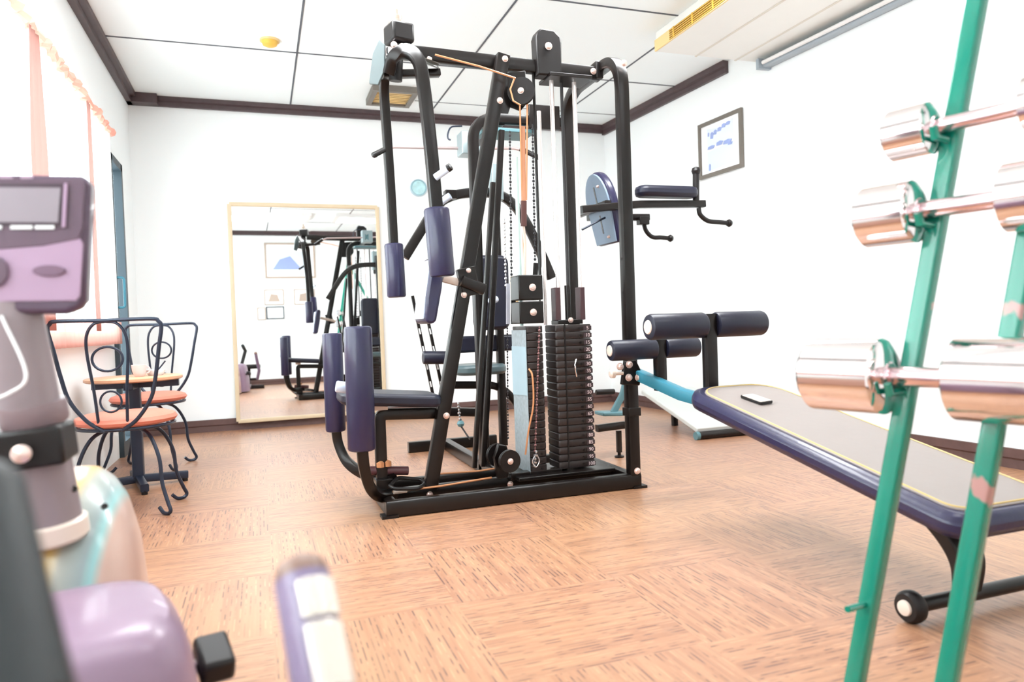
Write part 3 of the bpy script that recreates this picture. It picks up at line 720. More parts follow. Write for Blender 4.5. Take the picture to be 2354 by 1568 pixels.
# lower pulleys
pb_ = part('pulley_mount', MB().bb(1.08, 1.34, 3.17, 3.22, .066, .10), BLACK, bevel=.004)
pulley('pulley', at(1143, 1046, y=3.24), (.15,-1,.0), .055)
pulley('pulley', at(1171, 1060, y=3.12), (.12,-1,0), .052)
part('pulley_guard', MB().prism([(-.02,-.10),(.03,-.10),(.045,.0),(.03,.05),(-.01,.06),(-.035,.0)], at(1150, 1050, y=3.19), (1,0,0), (0,0,1), (0,1,0), .03), BLACK, bevel=.004)

# ---- rear stations
bm_ = part('rear_boom', MB().bar([(1.27, YR, 1.91), (1.27, 4.30, 1.91)], .05, .06), BLACK)
obj('boom_pulley', MB().lathe([(0,-.02),(.055,-.02),(.045,0),(.055,.02),(0,.02)], (1.24, 4.28, 1.90), (1,0,0), 24), TEALP, bm_)
obj('boom_bracket', MB().bb(1.19, 1.31, 4.20, 4.32, 1.84, 1.98), mat('grey zinc bracket', (.34,.42,.44), .35, .5), bm_, bevel=.006)
obj('hook', MB().tube(spline([at(1062, 290, y=4.2), at(1038, 292, y=4.2), at(1030, 306, y=4.2), at(1030, 318, y=4.2), at(1036, 322, y=4.2)], 5), .005, 8), IRON, bm_)
lat = part('lat_bar', MB().tube([at(884, 345, y=4.3), at(905, 338, y=4.3), at(1060, 341, y=4.3), at(1180, 341, y=4.3), at(1200, 345, y=4.3)], .009, 10), mat('rosy chrome bar', (.62,.50,.50), .3, .6))
obj('grip', MB().cyl(at(888, 342, y=4.3), at(858, 357, y=4.25), .016, 12), BLACKP, lat)
obj('grip', MB().cyl(at(1196, 342, y=4.3), at(1240, 363, y=4.25), .016, 12), BLACKP, lat)
obj('hanger', MB().cyl((1.24, 4.29, 1.86), (1.24, 4.29, 1.89), .01, 10), CHROME, lat)
# arched press arms
arch = spline([at(930, 592, y=4.1), at(962, 540, y=4.1), at(1000, 480, y=4.12), at(1030, 455, y=4.15), at(1075, 444, y=4.15), at(1140, 446, y=4.15), at(1180, 470, y=4.15), at(1208, 510, y=4.12), at(1240, 575, y=4.1), at(1268, 640, y=4.1)], 6)
pa = part('press_arm', MB().bar(arch, .055, .045, up=(0,1,0)), BLACK)
obj('grip', MB().cyl(at(1003, 472, y=4.05), at(1035, 450, y=4.0), .020, 14), BLUEW, pa)
obj('clamp', MB().box(at(1035, 448, y=4.1), (.07, .06, .05)), BLACK, pa, bevel=.004)
obj('arm_hub', MB().box(at(1140, 420, y=4.1), (.07, .08, .22)), mat('grey zinc bracket', (.3,.3,.3), .4), pa, bevel=.006)
obj('pivot', MB().cyl(at(1140, 385, y=4.1), at(1140, 480, y=4.1), .022, 14), BLACK, pa)
part('press_post', MB().bar([(at(1140, 450, y=4.15).x, 4.17, 1.70), (at(1140, 450, y=4.15).x, 4.17, .06)], .045, .05, up=(0,1,0)), BLACK)
# rear seat, backrest, roller
rbk = part('press_backrest', MB().prism(rrect(.22, .44, .05), at(1128, 673, y=4.05), (1,0,0), (0,0,1), (0,1,0), .07), NAVYD, bevel=.02)
obj('side_bracket', MB().bb(at(1152,0,y=4.0).x, at(1166,0,y=4.0).x, 3.98, 4.01, .93, 1.08), YELLOWL, rbk, bevel=.003)
obj('adjust_knob', MB().cyl(at(1140, 688, y=3.98), at(1128, 692, y=3.95), .02, 12), BLUEW, rbk)
part('press_backrest', MB().prism(rrect(.42, .10, .03), at(1110, 790, y=4.2), (1,0,0), (0,0,1), (0,1,0), .06), NAVYD, bevel=.015)
rs = part('press_seat', MB().prism(rrect(.31, .30, .08), at(1098, 848, y=4.2), (1,0,0), (0,1,0), (0,0,1), .06), mat('grey green vinyl', (.07,.11,.12), .35), bevel=.018)
obj('seat_tube', MB().bar(fillet([at(1040, 885, y=4.2), at(1150, 885, y=4.2), at(1195, 935, y=4.2), at(1195, 985, y=4.2)], .09, 6), .045, .045, up=(0,1,0)), BLACK, rs)
obj('roller_pad', MB().pad(at(972, 822, y=4.25), at(1034, 822, y=4.25), .040), NAVYD, rs)
obj('low_bar', MB().bar([at(975, 945, y=4.2), at(1115, 948, y=4.2)], .06, .05, up=(0,0,1)), BLACK, rs)
for dx in (0, 24):
    pf = part('perforated_rail', MB().bar([at(948+dx, 680, y=4.3), at(1004+dx, 950, y=4.3)], .018, .02, up=(0,1,0)), BLACK)
    for t_ in (.15, .3, .45, .6, .75):
        q_ = at(948+dx, 680, y=4.285).lerp(at(1004+dx, 950, y=4.285), t_)
        obj('slot', MB().box(q_, (.008, .004, .035), M=Matrix.Rotation(-.2, 3, 'Y').to_3x3()), WHITEP, pf)
chain(1053, 925, 1058, 968, 3.95, 6, CHAINL, .008)
part('cable_ball', MB().lathe([(0,-.022),(.016,-.014),(.022,0),(.016,.014),(0,.022)], at(1059, 974, y=3.95), (0,0,1), 14), TEALP)
cable([at(1060, 980, y=3.95), at(1080, 1010, y=3.9)], .005, DCABLE)

# ---- low row foot station behind the right upright
fs_ = part('foot_rail', MB().bar([at(1372, 985, y=3.75), at(1450, 975, y=3.75)], .045, .04), BLACK)
obj('leg', MB().bar([at(1422, 990, y=3.75), V((at(1422, 990, y=3.75).x, 3.75, .03))], .028, .028, up=(0,1,0)), BLACK, fs_)
obj('levelling_foot', MB().lathe([(.028,0),(.028,.008),(.010,.014),(.010,.04)], (at(1422, 990, y=3.75).x, 3.75, 0), (0,0,1), 16), BLACKP, fs_)
obj('foot_plate', MB().box(at(1408, 950, y=3.8), (.18, .12, .022), M=Matrix.Rotation(.06, 3, 'Y').to_3x3()), TEALP, fs_, bevel=.006)
obj('link', MB().bar(spline([at(1438, 880, y=3.8), at(1432, 905, y=3.8), at(1422, 925, y=3.8), at(1410, 948, y=3.8)], 5), .035, .03, up=(0,1,0)), TEALP, fs_)
obj('foot_peg', MB().pad(at(1370, 902, y=3.8), at(1412, 900, y=3.8), .016), BLACKP, fs_)

# ---- dip / knee raise station
DY = 3.82
dc = part('dip_beam', MB().bar([at(1336, 482, y=DY-.1), at(1400, 476, y=DY-.1), at(1470, 470, y=DY-.1), at(1618, 469, y=DY-.1)], .045, .042), BLACK)
zt_ = at(1470, 470, y=DY-.1).z
obj('elbow_pad', MB().prism(rrect(.40, .12, .05), (at(1532, 440, y=DY-.1).x, DY-.1, at(1532, 442, y=DY-.1).z), (1,0,0), (0,1,0), (0,0,1), .065), NAVYD, dc, bevel=.022)
g_ = obj('upright_handle', MB().cyl(at(1600, 462, y=DY-.1), at(1600, 398, y=DY-.1), .020, 14), BLACKP, dc)
obj('knob', MB().lathe([(0,-.026),(.022,-.018),(.028,0),(.022,.018),(0,.026)], at(1600, 393, y=DY-.1), (0,0,1), 16), BLACKP, g_)
g2 = obj('lower_grip', MB().tube(spline([at(1606, 478, y=DY-.1), at(1610, 494, y=DY-.1), at(1628, 508, y=DY-.1), at(1655, 511, y=DY-.1), at(1677, 513, y=DY-.1)], 5), .014, 12), BLACKP, dc)
obj('knob', MB().lathe([(0,-.02),(.018,-.014),(.024,0),(.018,.014),(0,.02)], at(1676, 513, y=DY-.1), (1,0,0), 14), BLACKP, g2)
d2 = part('dip_beam', MB().bar([at(1352, 500, y=DY+.32), at(1490, 500, y=DY+.32)], .045, .042), BLACK)
obj('bracket', MB().box(at(1478, 508, y=DY+.28), (.07, .05, .05)), BLACK, d2, bevel=.004)
g2 = obj('lower_grip', MB().tube(spline([at(1480, 515, y=DY+.3), at(1486, 532, y=DY+.3), at(1500, 545, y=DY+.3), at(1520, 546, y=DY+.3), at(1542, 548, y=DY+.3)], 5), .014, 12), BLACKP, d2)
obj('knob', MB().lathe([(0,-.02),(.018,-.014),(.024,0),(.018,.014),(0,.02)], at(1541, 548, y=DY+.3), (1,0,0), 14), BLACKP, g2)
obj('cross_tube', MB().bar([(at(1380, 480, y=DY).x, DY-.1, zt_-.0), (at(1380, 480, y=DY).x, DY+.32, zt_-.0)], .04, .04), BLACK, dc)
obj('stay', MB().cyl(at(1338, 528, y=DY), at(1395, 498, y=DY), .006, 8), IRON, dc)
# pad with rounded top, seen from behind
bcx = at(1388, 480, y=DY+.06); ey = (at(1366, 395, y=DY+.06)-at(1404, 568, y=DY+.06)).normalized(); ex = V((0,1,0)); ez = ex.cross(ey).normalized()
hw = .155
poly = [(-hw*.86, -.215), (hw*.86, -.215)] + [(hw*math.cos(a)*1.0, .02+.20*math.sin(a)) for a in [PI*i/16 for i in range(17)]]
dp = part('dip_backrest', MB().prism(poly, bcx+ez*.0, ex, ey, ez, .055), NAVY, bevel=.018)
sx = -1 if ez.x > 0 else 1
obj('back_board', MB().prism([(x*.93, y*.96) for x, y in poly], bcx+ez*sx*.030, ex, ey, ez, .012), PALEB, dp, bevel=.002)
for yy in (.08, -.09):
    obj('board_slot', MB().prism([(-.008,-.055),(.008,-.055),(.008,.055),(-.008,.055)], bcx+ez*sx*.0365+ey*yy, ex, ey, ez, .002), DCABLE, dp)
bolts(dp, [bcx+ez*sx*.036+ey*yy+ex*xx for yy in (.13, -.17) for xx in (-.06,)], .008, ez*sx)

# ================================================================== SIT UP BENCH
XBn = 1.745
T0, T1 = V((XBn, 2.44, .500)), V((XBn, 1.245, .268))
dy_ = (T1-T0).normalized(); dn = V((1,0,0)).cross(dy_); dn = dn if dn.z > 0 else -dn
bench = thing('sit_up_bench', 'inclined sit up bench with grey top, navy sides and foam rollers', 'bench', (1.72, 1.36, 0))
L_ = (T1-T0).length; W_ = .42
def bench_outline(w_, l0, l1, rt, rb_):
    # x across, y along from the top end
    out = []
    for cx_, cy_, a0, r in ((w_/2-rt, l0+rt, -90, rt), (w_/2-rb_, l1-rb_, 0, rb_), (-w_/2+rb_, l1-rb_, 90, rb_), (-w_/2+rt, l0+rt, 180, rt)):
        for k_ in range(7):
            a = math.radians(a0+15*k_); out.append((cx_+r*math.cos(a), cy_+r*math.sin(a)))
    return out
obj('pad', MB().prism(bench_outline(W_, 0, L_, .13, .06), T0-dn*.0, (1,0,0), dy_, dn, .065), NAVY, bench, bevel=.024, label='navy vinyl pad edge')
obj('top_panel', MB().prism(bench_outline(W_-.07, .045, L_-.035, .11, .05), T0+dn*.0335, (1,0,0), dy_, dn, .006), VINYLG, bench, bevel=.002, label='warm grey vinyl top')
ol = bench_outline(W_-.085, .05, L_-.045, .105, .045)
obj('piping', MB().tube([T0+dn*.037+V((1,0,0))*x+dy_*y for x, y in ol], .003, 6, closed=True), PIPING, bench)
fq = [V((1.66, 2.99, .545)), V((1.69, 2.66, .475)), V((1.72, 2.36, .445)), T0.lerp(T1, .55)-dn*.06-V((.02,0,0)), T0.lerp(T1, .90)-dn*.06-V((.02,0,0))]
bfr = obj('frame', MB().bar(fq, .05, .05), TEALM, bench)
# pads on the two posts
for (yy, px0, px1, pxm, pyc, r_, zf) in ((2.50, 1490, 1752, 1630, 747, .052, .50), (2.86, 1402, 1602, 1516, 801, .046, .535)):
    zc = at(pxm, pyc, y=yy).z; xm = at(pxm, pyc, y=yy).x; xa_, xb_ = at(px0, pyc, y=yy).x, at(px1, pyc, y=yy).x
    rp = obj('roller_post', MB().bar([(xm, yy, zf-.06), (xm, yy, zc+.045)], .05, .045, up=(0,1,0)), BLACK, bench)
    obj('roller_bar', MB().cyl((xa_-.004, yy, zc), (xb_+.004, yy, zc), .013, 12), CHROME, rp)
    obj('roller_pad', MB().pad((xa_, yy, zc), (xm-.024, yy, zc), r_), NAVYD, rp)
    obj('roller_pad', MB().pad((xm+.024, yy, zc), (xb_, yy, zc), r_), NAVYD, rp)
    obj('end_disc', MB().lathe([(.0,.0),(r_*.55,.0),(r_*.5,.004),(0,.005)], (xa_-.001, yy, zc), (-1,0,0), 20), CREAMP, rp)
mk = obj('hook_plate', MB().prism([(-.05,-.05),(.045,-.06),(.06,.0),(.03,.06),(-.03,.055)], at(1448, 858, y=2.97), (1,0,0), (0,0,1), (0,1,0), .02), BLACK, bench, bevel=.004)
for px_, py_ in ((1425, 843), (1446, 838), (1445, 868), (1467, 868)):
    obj('bolt', MB().bolt(at(px_, py_, y=2.955), (0,-1,0), .014, .012), BOLT, mk)
obj('pull_pin', MB().lathe([(.008,0),(.008,.04),(.02,.045),(.02,.062),(.012,.068),(0,.068)], at(1432, 858, y=2.95), (-1,0,0), 14), CREAMP, mk)
# rear leg with transport wheels
WZ = .042; wy = 1.39
xl_ = XBn-.01
lg = MB(); 
outer = spline([V((xl_-.0, 1.50, .275)), V((xl_, 1.42, .20)), V((xl_, 1.385, .13)), V((xl_, wy, WZ))], 6)
lg.sweep(outer, [(-.05,-.02),(.05,-.02),(.05,.02),(-.05,.02)], (0,1,.2), scales=[1.25-.5*i/(len(outer)-1) for i in range(len(outer))])
leg_ = obj('leg', lg, BLACK, bench, bevel=.006)
ax_ = obj('axle', MB().cyl((1.545, wy, WZ), (2.065, wy, WZ), .019, 16), BLACK, bench)
for x_, s_ in ((1.542, -1), (2.065, 1)):
    wh = obj('wheel', MB().lathe([(0,-.02),(.034,-.02),(.040,-.012),(.042,0),(.040,.012),(.034,.02),(0,.02)], (x_, wy, WZ), (1,0,0), 28), BLACKP, bench)
    obj('hub', MB().lathe([(.020,0),(.019,.006),(.010,.009),(0,.009)], (x_+s_*.02, wy, WZ), (s_,0,0), 20), CREAMP, wh)

# the low incline board standing beyond the bench
ib = thing('incline_board', 'pale grey incline board on the floor behind the sit up bench', 'bench', (2.85, 4.15, 0))
lo_ = at(1602, 990, z=.06); hi_ = at(1482, 900, y=lo_.y+.72)
ia = V((lo_.x+.22, hi_.y, hi_.z)); ic = V((lo_.x+.22, lo_.y, .06)); idr = (ic-ia).normalized()
iw = V((1,0,0)); idn = idr.cross(iw); idn = idn if idn.z > 0 else -idn
obj('pad', MB().prism([(0,-.22),((ic-ia).length,-.22),((ic-ia).length,.22),(0,.22)], ia, idr, iw, idn, .035), mat('pale grey board', (.60,.62,.60), .5), ib, bevel=.008)
fb = ic+V((0,-.005,-.034))
obj('foot_bar', MB().cyl(fb-iw*.21, fb+iw*.23, .026, 16), BLACK, ib)
obj('end_cap', MB().cyl(fb-iw*.235, fb-iw*.21, .027, 16), TEALP, ib)
obj('leg', MB().bar([ia+idr*.1-idn*.02, V((ia.x, ia.y-.1, .0))], .04, .04, up=(0,1,0)), BLACK, ib)

# phone on the bench
def on_bench(px, py, lift=.037):
    d = (at(px, py, y=1.0)-V((0,0,H))); o = V((0,0,H)); q = T0+dn*lift
    return o + d*((q-o).dot(dn)/d.dot(dn))
ph = thing('mobile_phone', 'small black mobile phone lying on the grey top of the sit up bench', 'phone', on_bench(1737, 925))
c0, c1, c2 = on_bench(1712, 911), on_bench(1738, 936), on_bench(1766, 932)
e1 = (c2-c1).normalized(); pcn = (c0+c2)/2
e2 = dn.cross(e1).normalized()
wph, lph = (c2-c1).length*1.05, .10
obj('body', MB().prism(rrect(wph, .105, .008, 3), pcn+dn*.0065, e1, e2, dn, .009), BLACKP, ph, bevel=.0015)
obj('screen', MB().prism(rrect(wph*.9, .094, .005, 3), pcn+dn*.0115, e1, e2, dn, .001), mat('glossy beige back', (.62,.50,.42), .12, 0, .5), ph)

# ================================================================== DUMBBELL RACK
u_ = V((.276, -.961, 0)); q_ = V((-.961, -.276, 0))       # along a dumbbell towards the viewer; off the rack on the near side
PD = V((.18, -.075, 1))                                   # lean of the posts
FA = V((1.112, 1.152, 0)); 
def post_pt(base, z): return base + PD*z
SP = .165
FBp = FA + u_*SP
rack = thing('dumbbell_rack', 'leaning sea green tube dumbbell rack with chipped paint', 'rack', FA+u_*SP/2)
TOPZ = 1.98
for bs in (FA, FBp):
    po = obj('post', MB().bar([post_pt(bs, .0), post_pt(bs, TOPZ)], .034, .034, up=u_), GREENC, rack, bevel=.002)
    for z in (.145, .50, .645, .80, .94, 1.10):
        if z == .145:
            if bs is FA: obj('peg', MB().cyl(post_pt(bs, .205), post_pt(bs, .215)+q_*.085, .0065, 10), GREEN, po)
    bs_ = bs
obj('cross_bar', MB().bar([post_pt(FA, TOPZ-.02), post_pt(FBp, TOPZ-.02)], .03, .03), GREEN, rack)
for bs in (FA, FBp):
    obj('rear_leg', MB().bar([post_pt(bs, TOPZ-.02), V((bs.x+1.3, bs.y-.05, .0))], .03, .03, up=u_), GREEN, rack)

# dumbbells: (pixel of handle/post crossing height z, head radius, head length, handle length, grip radius)
def dumbbell(z, r, hl, gl, gr, label, shift=0.0, back=.0):
    c = post_pt(FA, z) + q_*(.017+gr+.006)
    a = c - u_*(.018+shift)                 # far inner face of the far head
    t = thing('dumbbell', label, 'dumbbell', a+u_*gl/2-V((0,0,gr)), 'chrome dumbbells on the green rack')
    obj('handle', MB().lathe([(gr*.8, 0), (gr, .012), (gr*1.04, gl/2), (gr, gl-.012), (gr*.8, gl)], a, u_, 24), CHROMEH, t)
    for o_, s_ in ((a, -1), (a+u_*gl, 1)):
        e = r*.10
        h_ = obj('head', MB().lathe([(gr*.9, -.001), (r*.62, .0), (r-e, .004), (r, e+.002), (r, hl-e), (r-e, hl), (r*.35, hl), (r*.3, hl-.003), (0, hl-.003)], o_, u_*s_, 40), CHROME, t)
        obj('collar', MB().lathe([(gr*1.35, -.004), (gr*1.5, .0), (gr*1.5, .002)], o_, u_*s_, 24), CHROMEH, h_)
    # the pegs that carry it are parts of the rack
    for bs in (FA, FBp):
        p0 = post_pt(bs, z-gr-.012)
        obj('peg', MB().tube([p0, p0+q_*.07, p0+q_*.078+V((0,0,.02))], .0075, 10), GREEN, rack)
    return t
def zfor(px, py):            # height on the far post's dumbbell line for a photo pixel
    best = min((abs((RW @ (post_pt(FA, z/500)+q_*.04 - V((0,0,H)))).y/(RW @ (post_pt(FA, z/500)+q_*.04 - V((0,0,H)))).z*F+CY-py), z/500) for z in range(100, 800))
    return best[1]
dumbbell(zfor(2190, 287), .052, .088, .150, .0155, 'smallest chrome dumbbell, uppermost on the green rack')
dumbbell(zfor(2130, 482), .063, .112, .145, .0175, 'middle chrome dumbbell on the green rack')
dumbbell(zfor(2090, 866), .078, .165, .118, .0195, 'largest chrome dumbbell, lowest on the green rack')

# ================================================================== EXERCISE BIKE
bike = thing('exercise_bike', 'mauve and cream exercise bike with console, seen from its seat', 'exercise bike', (-.22, 1.05, 0))
CYb = 1.30
cc = at(40, 560, y=CYb)
# console shell: outline seen from the seat, real depth behind
def cp(px, py, y=CYb): return at(px, py, y=y)
def outline(pxs, dy=0): return [cp(x, y) for x, y in pxs]
shell_o = [(-190, 408), (-170, 398), (185, 402), (203, 408), (208, 430), (196, 690), (188, 708), (150, 722), (-150, 722), (-175, 710)]
mb = MB(); n = len(shell_o); pf_ = outline(shell_o)
cn = sum(pf_, V((0,0,0)))/n
mb.add([p for p in pf_] + [p+V((0,.035,0)) for p in pf_] + [cn+(p-cn)*.72+V((0,.075,0)) for p in pf_], [tuple(range(n)), tuple(range(2*n, 3*n))[::-1]] + [(q*n+i, q*n+(i+1) % n, (q+1)*n+(i+1) % n, (q+1)*n+i) for q in (0, 1) for i in range(n)])
con = obj('console', mb, mat('console rim purple', (.085, .05, .085), .3, 0, .2), bike, bevel=.008)
def plate(name, pxs, m, d, parent=con, th_=.004, bevel=0):
    pts = [cp(x, y) for x, y in pxs]; n = len(pts); a = [p+V((0,-d,0)) for p in pts]; b = [p+V((0,-d+th_,0)) for p in pts]
    return obj(name, MB().add(a+b, [tuple(range(n)), tuple(range(n, 2*n))[::-1]]+[(i, (i+1) % n, n+(i+1) % n, n+i) for i in range(n)]), m, parent, bevel)
plate('face_panel', [(-165, 575), (0, 572), (100, 562), (182, 545), (192, 560), (185, 680), (175, 692), (-160, 695)], LILACL, .003, bevel=.001)
plate('display_bezel', [(-165, 410), (188, 412), (196, 425), (190, 530), (182, 550), (100, 566), (0, 574), (-165, 577)], MAUVED, .004, bevel=.001)
plate('screen_frame', [(-110, 422), (158, 424), (150, 522), (-110, 520)], mat('bezel dark', (.05,.025,.04), .35), .006)
plate('screen', [(-104, 432), (142, 434), (136, 513), (-104, 512)], LCD, .008)
plate('side_light', [(150, 424), (158, 424), (153, 524), (145, 524)], LILACL, .009)
for x0, x1 in ((-20, 8), (28, 78), (84, 128)): plate('caption', [(x0, 520), (x1, 520), (x1-1, 528), (x0-1, 528)], WHITEP, .0075, th_=.0015)
for x0, x1 in ((2, 32), (50, 78)): plate('caption', [(x0, 405), (x1, 405), (x1, 413), (x0, 413)], mat('grey mauve ink', (.35,.25,.33), .5), .0065, th_=.0015)
el = [(115+38*math.cos(a), 623+13*math.sin(a)) for a in [2*PI*i/24 for i in range(24)]]
plate('button', el, mat('mid mauve rubber', (.16, .09, .14), .5), .007, bevel=.001)
el = [(-12+34*math.cos(a), 625+36*math.sin(a)) for a in [2*PI*i/28 for i in range(28)]]
plate('dial', el, MAUVED, .009, bevel=.001)
# stem
s0, s1 = at(28, 728, y=1.34), at(130, 1232, y=1.38)
stm = obj('stem', MB().tube([s0+V((0,0,.03)), s0, s0.lerp(s1, .5), s1], .043, 28), mat('dusty mauve grey paint', (.25,.20,.215), .3, 0, .2), bike)
obj('collar', MB().lathe([(.044, 0), (.050, .004), (.050, .03), (.045, .036)], s1-(s1-s0).normalized()*.03, (s1-s0), 28), CREAMP, stm)
kc = s0.lerp(s1, .60)
obj('clamp', MB().box(kc+V((-.01,-.01,.01)), (.115, .10, .062), M=Matrix.Rotation(-.08, 3, 'Y').to_3x3()), BLACKP, stm, bevel=.006)
obj('clamp_knob', MB().lathe([(.014,0),(.014,.006),(.009,.010),(0,.011)], at(50, 1043, y=1.28), (0,-1,0), 16), BOLT, stm)
obj('lip', MB().lathe([(.047,0),(.049,.006),(.049,.03),(.047,.036)], kc+V((-.003,0,.045)), (s0-s1), 28), mat('brown mauve', (.2,.14,.15), .4), stm)
obj('wire', MB().tube(spline([s0+V((.0,-.05,.0)), at(60, 860, y=1.27), at(20, 905, y=1.27), at(-30, 920, y=1.28)], 6), .0025, 8), WHITEP, stm)
# rounded hull under the stem, long side away from the seat
def loft(rings, n=36, e=2.6):
    mb = MB(); k = 0
    for (c, rx, ry, rot) in rings:
        for i in range(n):
            a = 2*PI*i/n; ca, sa = math.cos(a), math.sin(a)
            x = rx*abs(ca)**(2/e)*(1 if ca >= 0 else -1); y = ry*abs(sa)**(2/e)*(1 if sa >= 0 else -1)
            cr, sr = math.cos(rot), math.sin(rot)
            mb.v.append(V(c)+V((x*cr-y*sr, x*sr+y*cr, 0)))
    for q in range(len(rings)-1):
        for i in range(n): j = (i+1) % n; mb.f.append((q*n+i, q*n+j, (q+1)*n+j, (q+1)*n+i))
    mb.f.append(tuple(range(n))[::-1]); mb.f.append(tuple((len(rings)-1)*n+i for i in range(n)))
    return mb
hx, hy, hr_ = -.362, 1.60, .22
HULL = mat('pearl cream hull', (.70, .62, .60), .3, 0, .3)
# hull stripes are printed decals with their own shape
def hull_mat():
    m = bpy.data.materials.new('pearl hull with stripes'); m.use_nodes = True; nt = m.node_tree; b = nt.nodes['Principled BSDF']; b.inputs['Roughness'].default_value = .3; b.inputs['Coat Weight'].default_value = .3
    tc = nt.nodes.new('ShaderNodeTexCoord'); mp = nt.nodes.new('ShaderNodeVectorMath'); mp.operation = 'DOT_PRODUCT'; mp.inputs[1].default_value = (1.0, 0.0, -.18)
    nt.links.new(tc.outputs['Object'], mp.inputs[0]); r = nt.nodes.new('ShaderNodeValToRGB'); cr = r.color_ramp
    mr_ = nt.nodes.new('ShaderNodeMapRange'); mr_.inputs[1].default_value = -.34; mr_.inputs[2].default_value = -.05; nt.links.new(mp.outputs['Value'], mr_.inputs[0]); nt.links.new(mr_.outputs[0], r.inputs[0])
    stops = [(0, (.40,.30,.40)), (.30, (.42,.30,.38)), (.40, (.46,.34,.20)), (.47, (.55,.36,.10)), (.54, (.30,.30,.26)), (.66, (.24,.30,.30)), (.71, (.24,.46,.46)), (.76, (.50,.34,.28)), (1, (.50,.31,.25))]
    cr.elements[0].position = 0; cr.elements[0].color = (*stops[0][1], 1); cr.elements[1].position = 1; cr.elements[1].color = (*stops[-1][1], 1)
    for p, c in stops[1:-1]: e = cr.elements.new(p); e.color = (*c, 1)
    nt.links.new(r.outputs[0], b.inputs['Base Color']); return m
rings = []
for z, s_ in ((.02, 1.10), (.15, 1.08), (.30, 1.0), (.42, .90), (.48, .76), (.515, .58), (.535, .38), (.545, .15)):
    rings.append((( hx+.02*(1-s_), hy, z), .125*s_, .30*s_, hr_))
hull = obj('hull', loft(rings), hull_mat(), bike, label='cream hull with yellow and teal stripes')
for px_, py_ in ((240, 1164), (170, 1124)): obj('screw', MB().lathe([(0,.0),(.006,.0),(.005,.004),(0,.004)], at(px_, py_, y=1.36), (.2,-1,.3), 10), BLACKP, hull)
gr_ = MB()
for i in range(9): gr_.box((-.262+i*.0035, 1.42, .43-.022*i), (.006, .03, .008))
obj('vent_slot', gr_, BLACKP, hull)
# flatter housing in front of the seat
rings = []
for z, s_ in ((.02, 1.15), (.20, 1.12), (.31, 1.02), (.37, .97), (.405, .90), (.425, .80), (.433, .62), (.436, .3)):
    rings.append(((-.262, 1.10, z), .150*s_, .17*s_, .25))
obj('front_housing', loft(rings, e=3.2), LILAC, bike, label='mauve plastic housing nearest the seat')
obj('base_rail', MB().bar([(-.30, 2.0, .05), (-.255, 1.05, .05), (-.09, .25, .05)], .08, .05), mat('grey rail paint', (.3,.26,.28), .4), bike)
obj('base_foot', MB().bar([(-.56, 1.98, .03), (-.24, 2.02, .03)], .06, .06), BLACKP, bike)
obj('base_foot', MB().bar([(-.32, .22, .03), (.14, .30, .03)], .06, .06), BLACKP, bike)
# crank and pedal
pdc = at(492, 1512, y=1.22)
obj('crank', MB().bar([(-.13, 1.12, .24), (-.125, 1.22, pdc.z-.01)], .014, .02, up=(1,0,0)), BLACKP, bike)
pd = obj('pedal', MB().box(pdc, (.052, .075, .040), M=(Matrix.Rotation(.25, 3, 'Z') @ Matrix.Rotation(.35, 3, 'X'))), BLACKP, bike, bevel=.008)
obj('pedal_axle', MB().cyl(pdc, V((-.12, 1.22, pdc.z-.005)), .007, 10), CHROME, pd)
# side handles by the seat
FOAM = mat('violet grey grip', (.22, .17, .28), .35, 0, .3); FOAMD = mat('dark teal grey grip', (.014, .018, .020), .5)
h0, h1, h2 = at(695, 1332, y=.66), at(740, 1568, y=.60), V((.07, .48, .30))
hb = obj('side_handle', MB().tube([h0, h0.lerp(h1, .5), h1, h2, V((.04, .36, .16))], .024, 28), FOAM, bike)
obj('grip_end', MB().lathe([(.024, -.002), (.0235, .006), (.020, .014), (.011, .020), (0, .022)], h0, h0-h1, 28), mat('brown grip end', (.22,.13,.10), .4), hb)
def contact(pa_, pb2):
    pa_, pb2 = V(pa_), V(pb2); d = (pb2-pa_).normalized(); vw = (V((0,0,H))-pa_); nrm = (vw-vw.dot(d)*d).normalized(); bx = d.cross(nrm)
    if bx.x < 0: bx = -bx
    mb = MB(); n = 12; L = (pb2-pa_).length; rr = .0252
    for j, (t, s_) in enumerate(((0, .75), (.03, .95), (.08, 1), (.92, 1), (.97, .95), (1, .75))):
        for i in range(n+1):
            a = math.radians(-12+84*i/n)*1.0 if s_ == 1 else math.radians(30+(i/n-.5)*84*s_)
            mb.v.append(pa_+d*L*t+(nrm*math.cos(a)+bx*math.sin(a))*rr)
    for j in range(5):
        for i in range(n): k_ = j*(n+1)+i; mb.f.append((k_, k_+1, k_+n+2, k_+n+1))
    o_ = obj('pulse_contact', mb, mat('pale metal contact', (.80,.74,.66), .25, .5), hb)
    s__ = o_.modifiers.new('solid', 'SOLIDIFY'); s__.thickness = .002; s__.offset = 1
hd_ = (h1-h0)
contact(h0+hd_*.12, h0+hd_*.50); contact(h0+hd_*.55, h0+hd_*1.15)
g0_, g1_ = at(-55, 1150, y=.50), at(30, 1600, y=.42)
hb2 = obj('side_handle', MB().tube([g0_, g0_.lerp(g1_, .5), g1_, V((-.22, .36, .30)), V((-.20, .34, .16))], .026, 28), FOAMD, bike)
obj('grip_end', MB().lathe([(.026, -.002), (.0255, .006), (.021, .014), (.011, .020), (0, .022)], g0_, g0_-g1_, 28), FOAMD, hb2)
obj('handle_yoke', MB().bar([V((.04, .36, .16)), V((-.20, .34, .16))], .04, .04), BLACK, bike)
obj('seat', MB().prism(rrect(.36, .30, .10), (-.08, .16, .36), (1,0,0), (0,1,0), (0,0,1), .07), BLACKP, bike, bevel=.02)
obj('seat_post', MB().bar([(-.09, .27, .07), (-.08, .20, .33)], .06, .05, up=(1,0,0)), BLACK, bike)

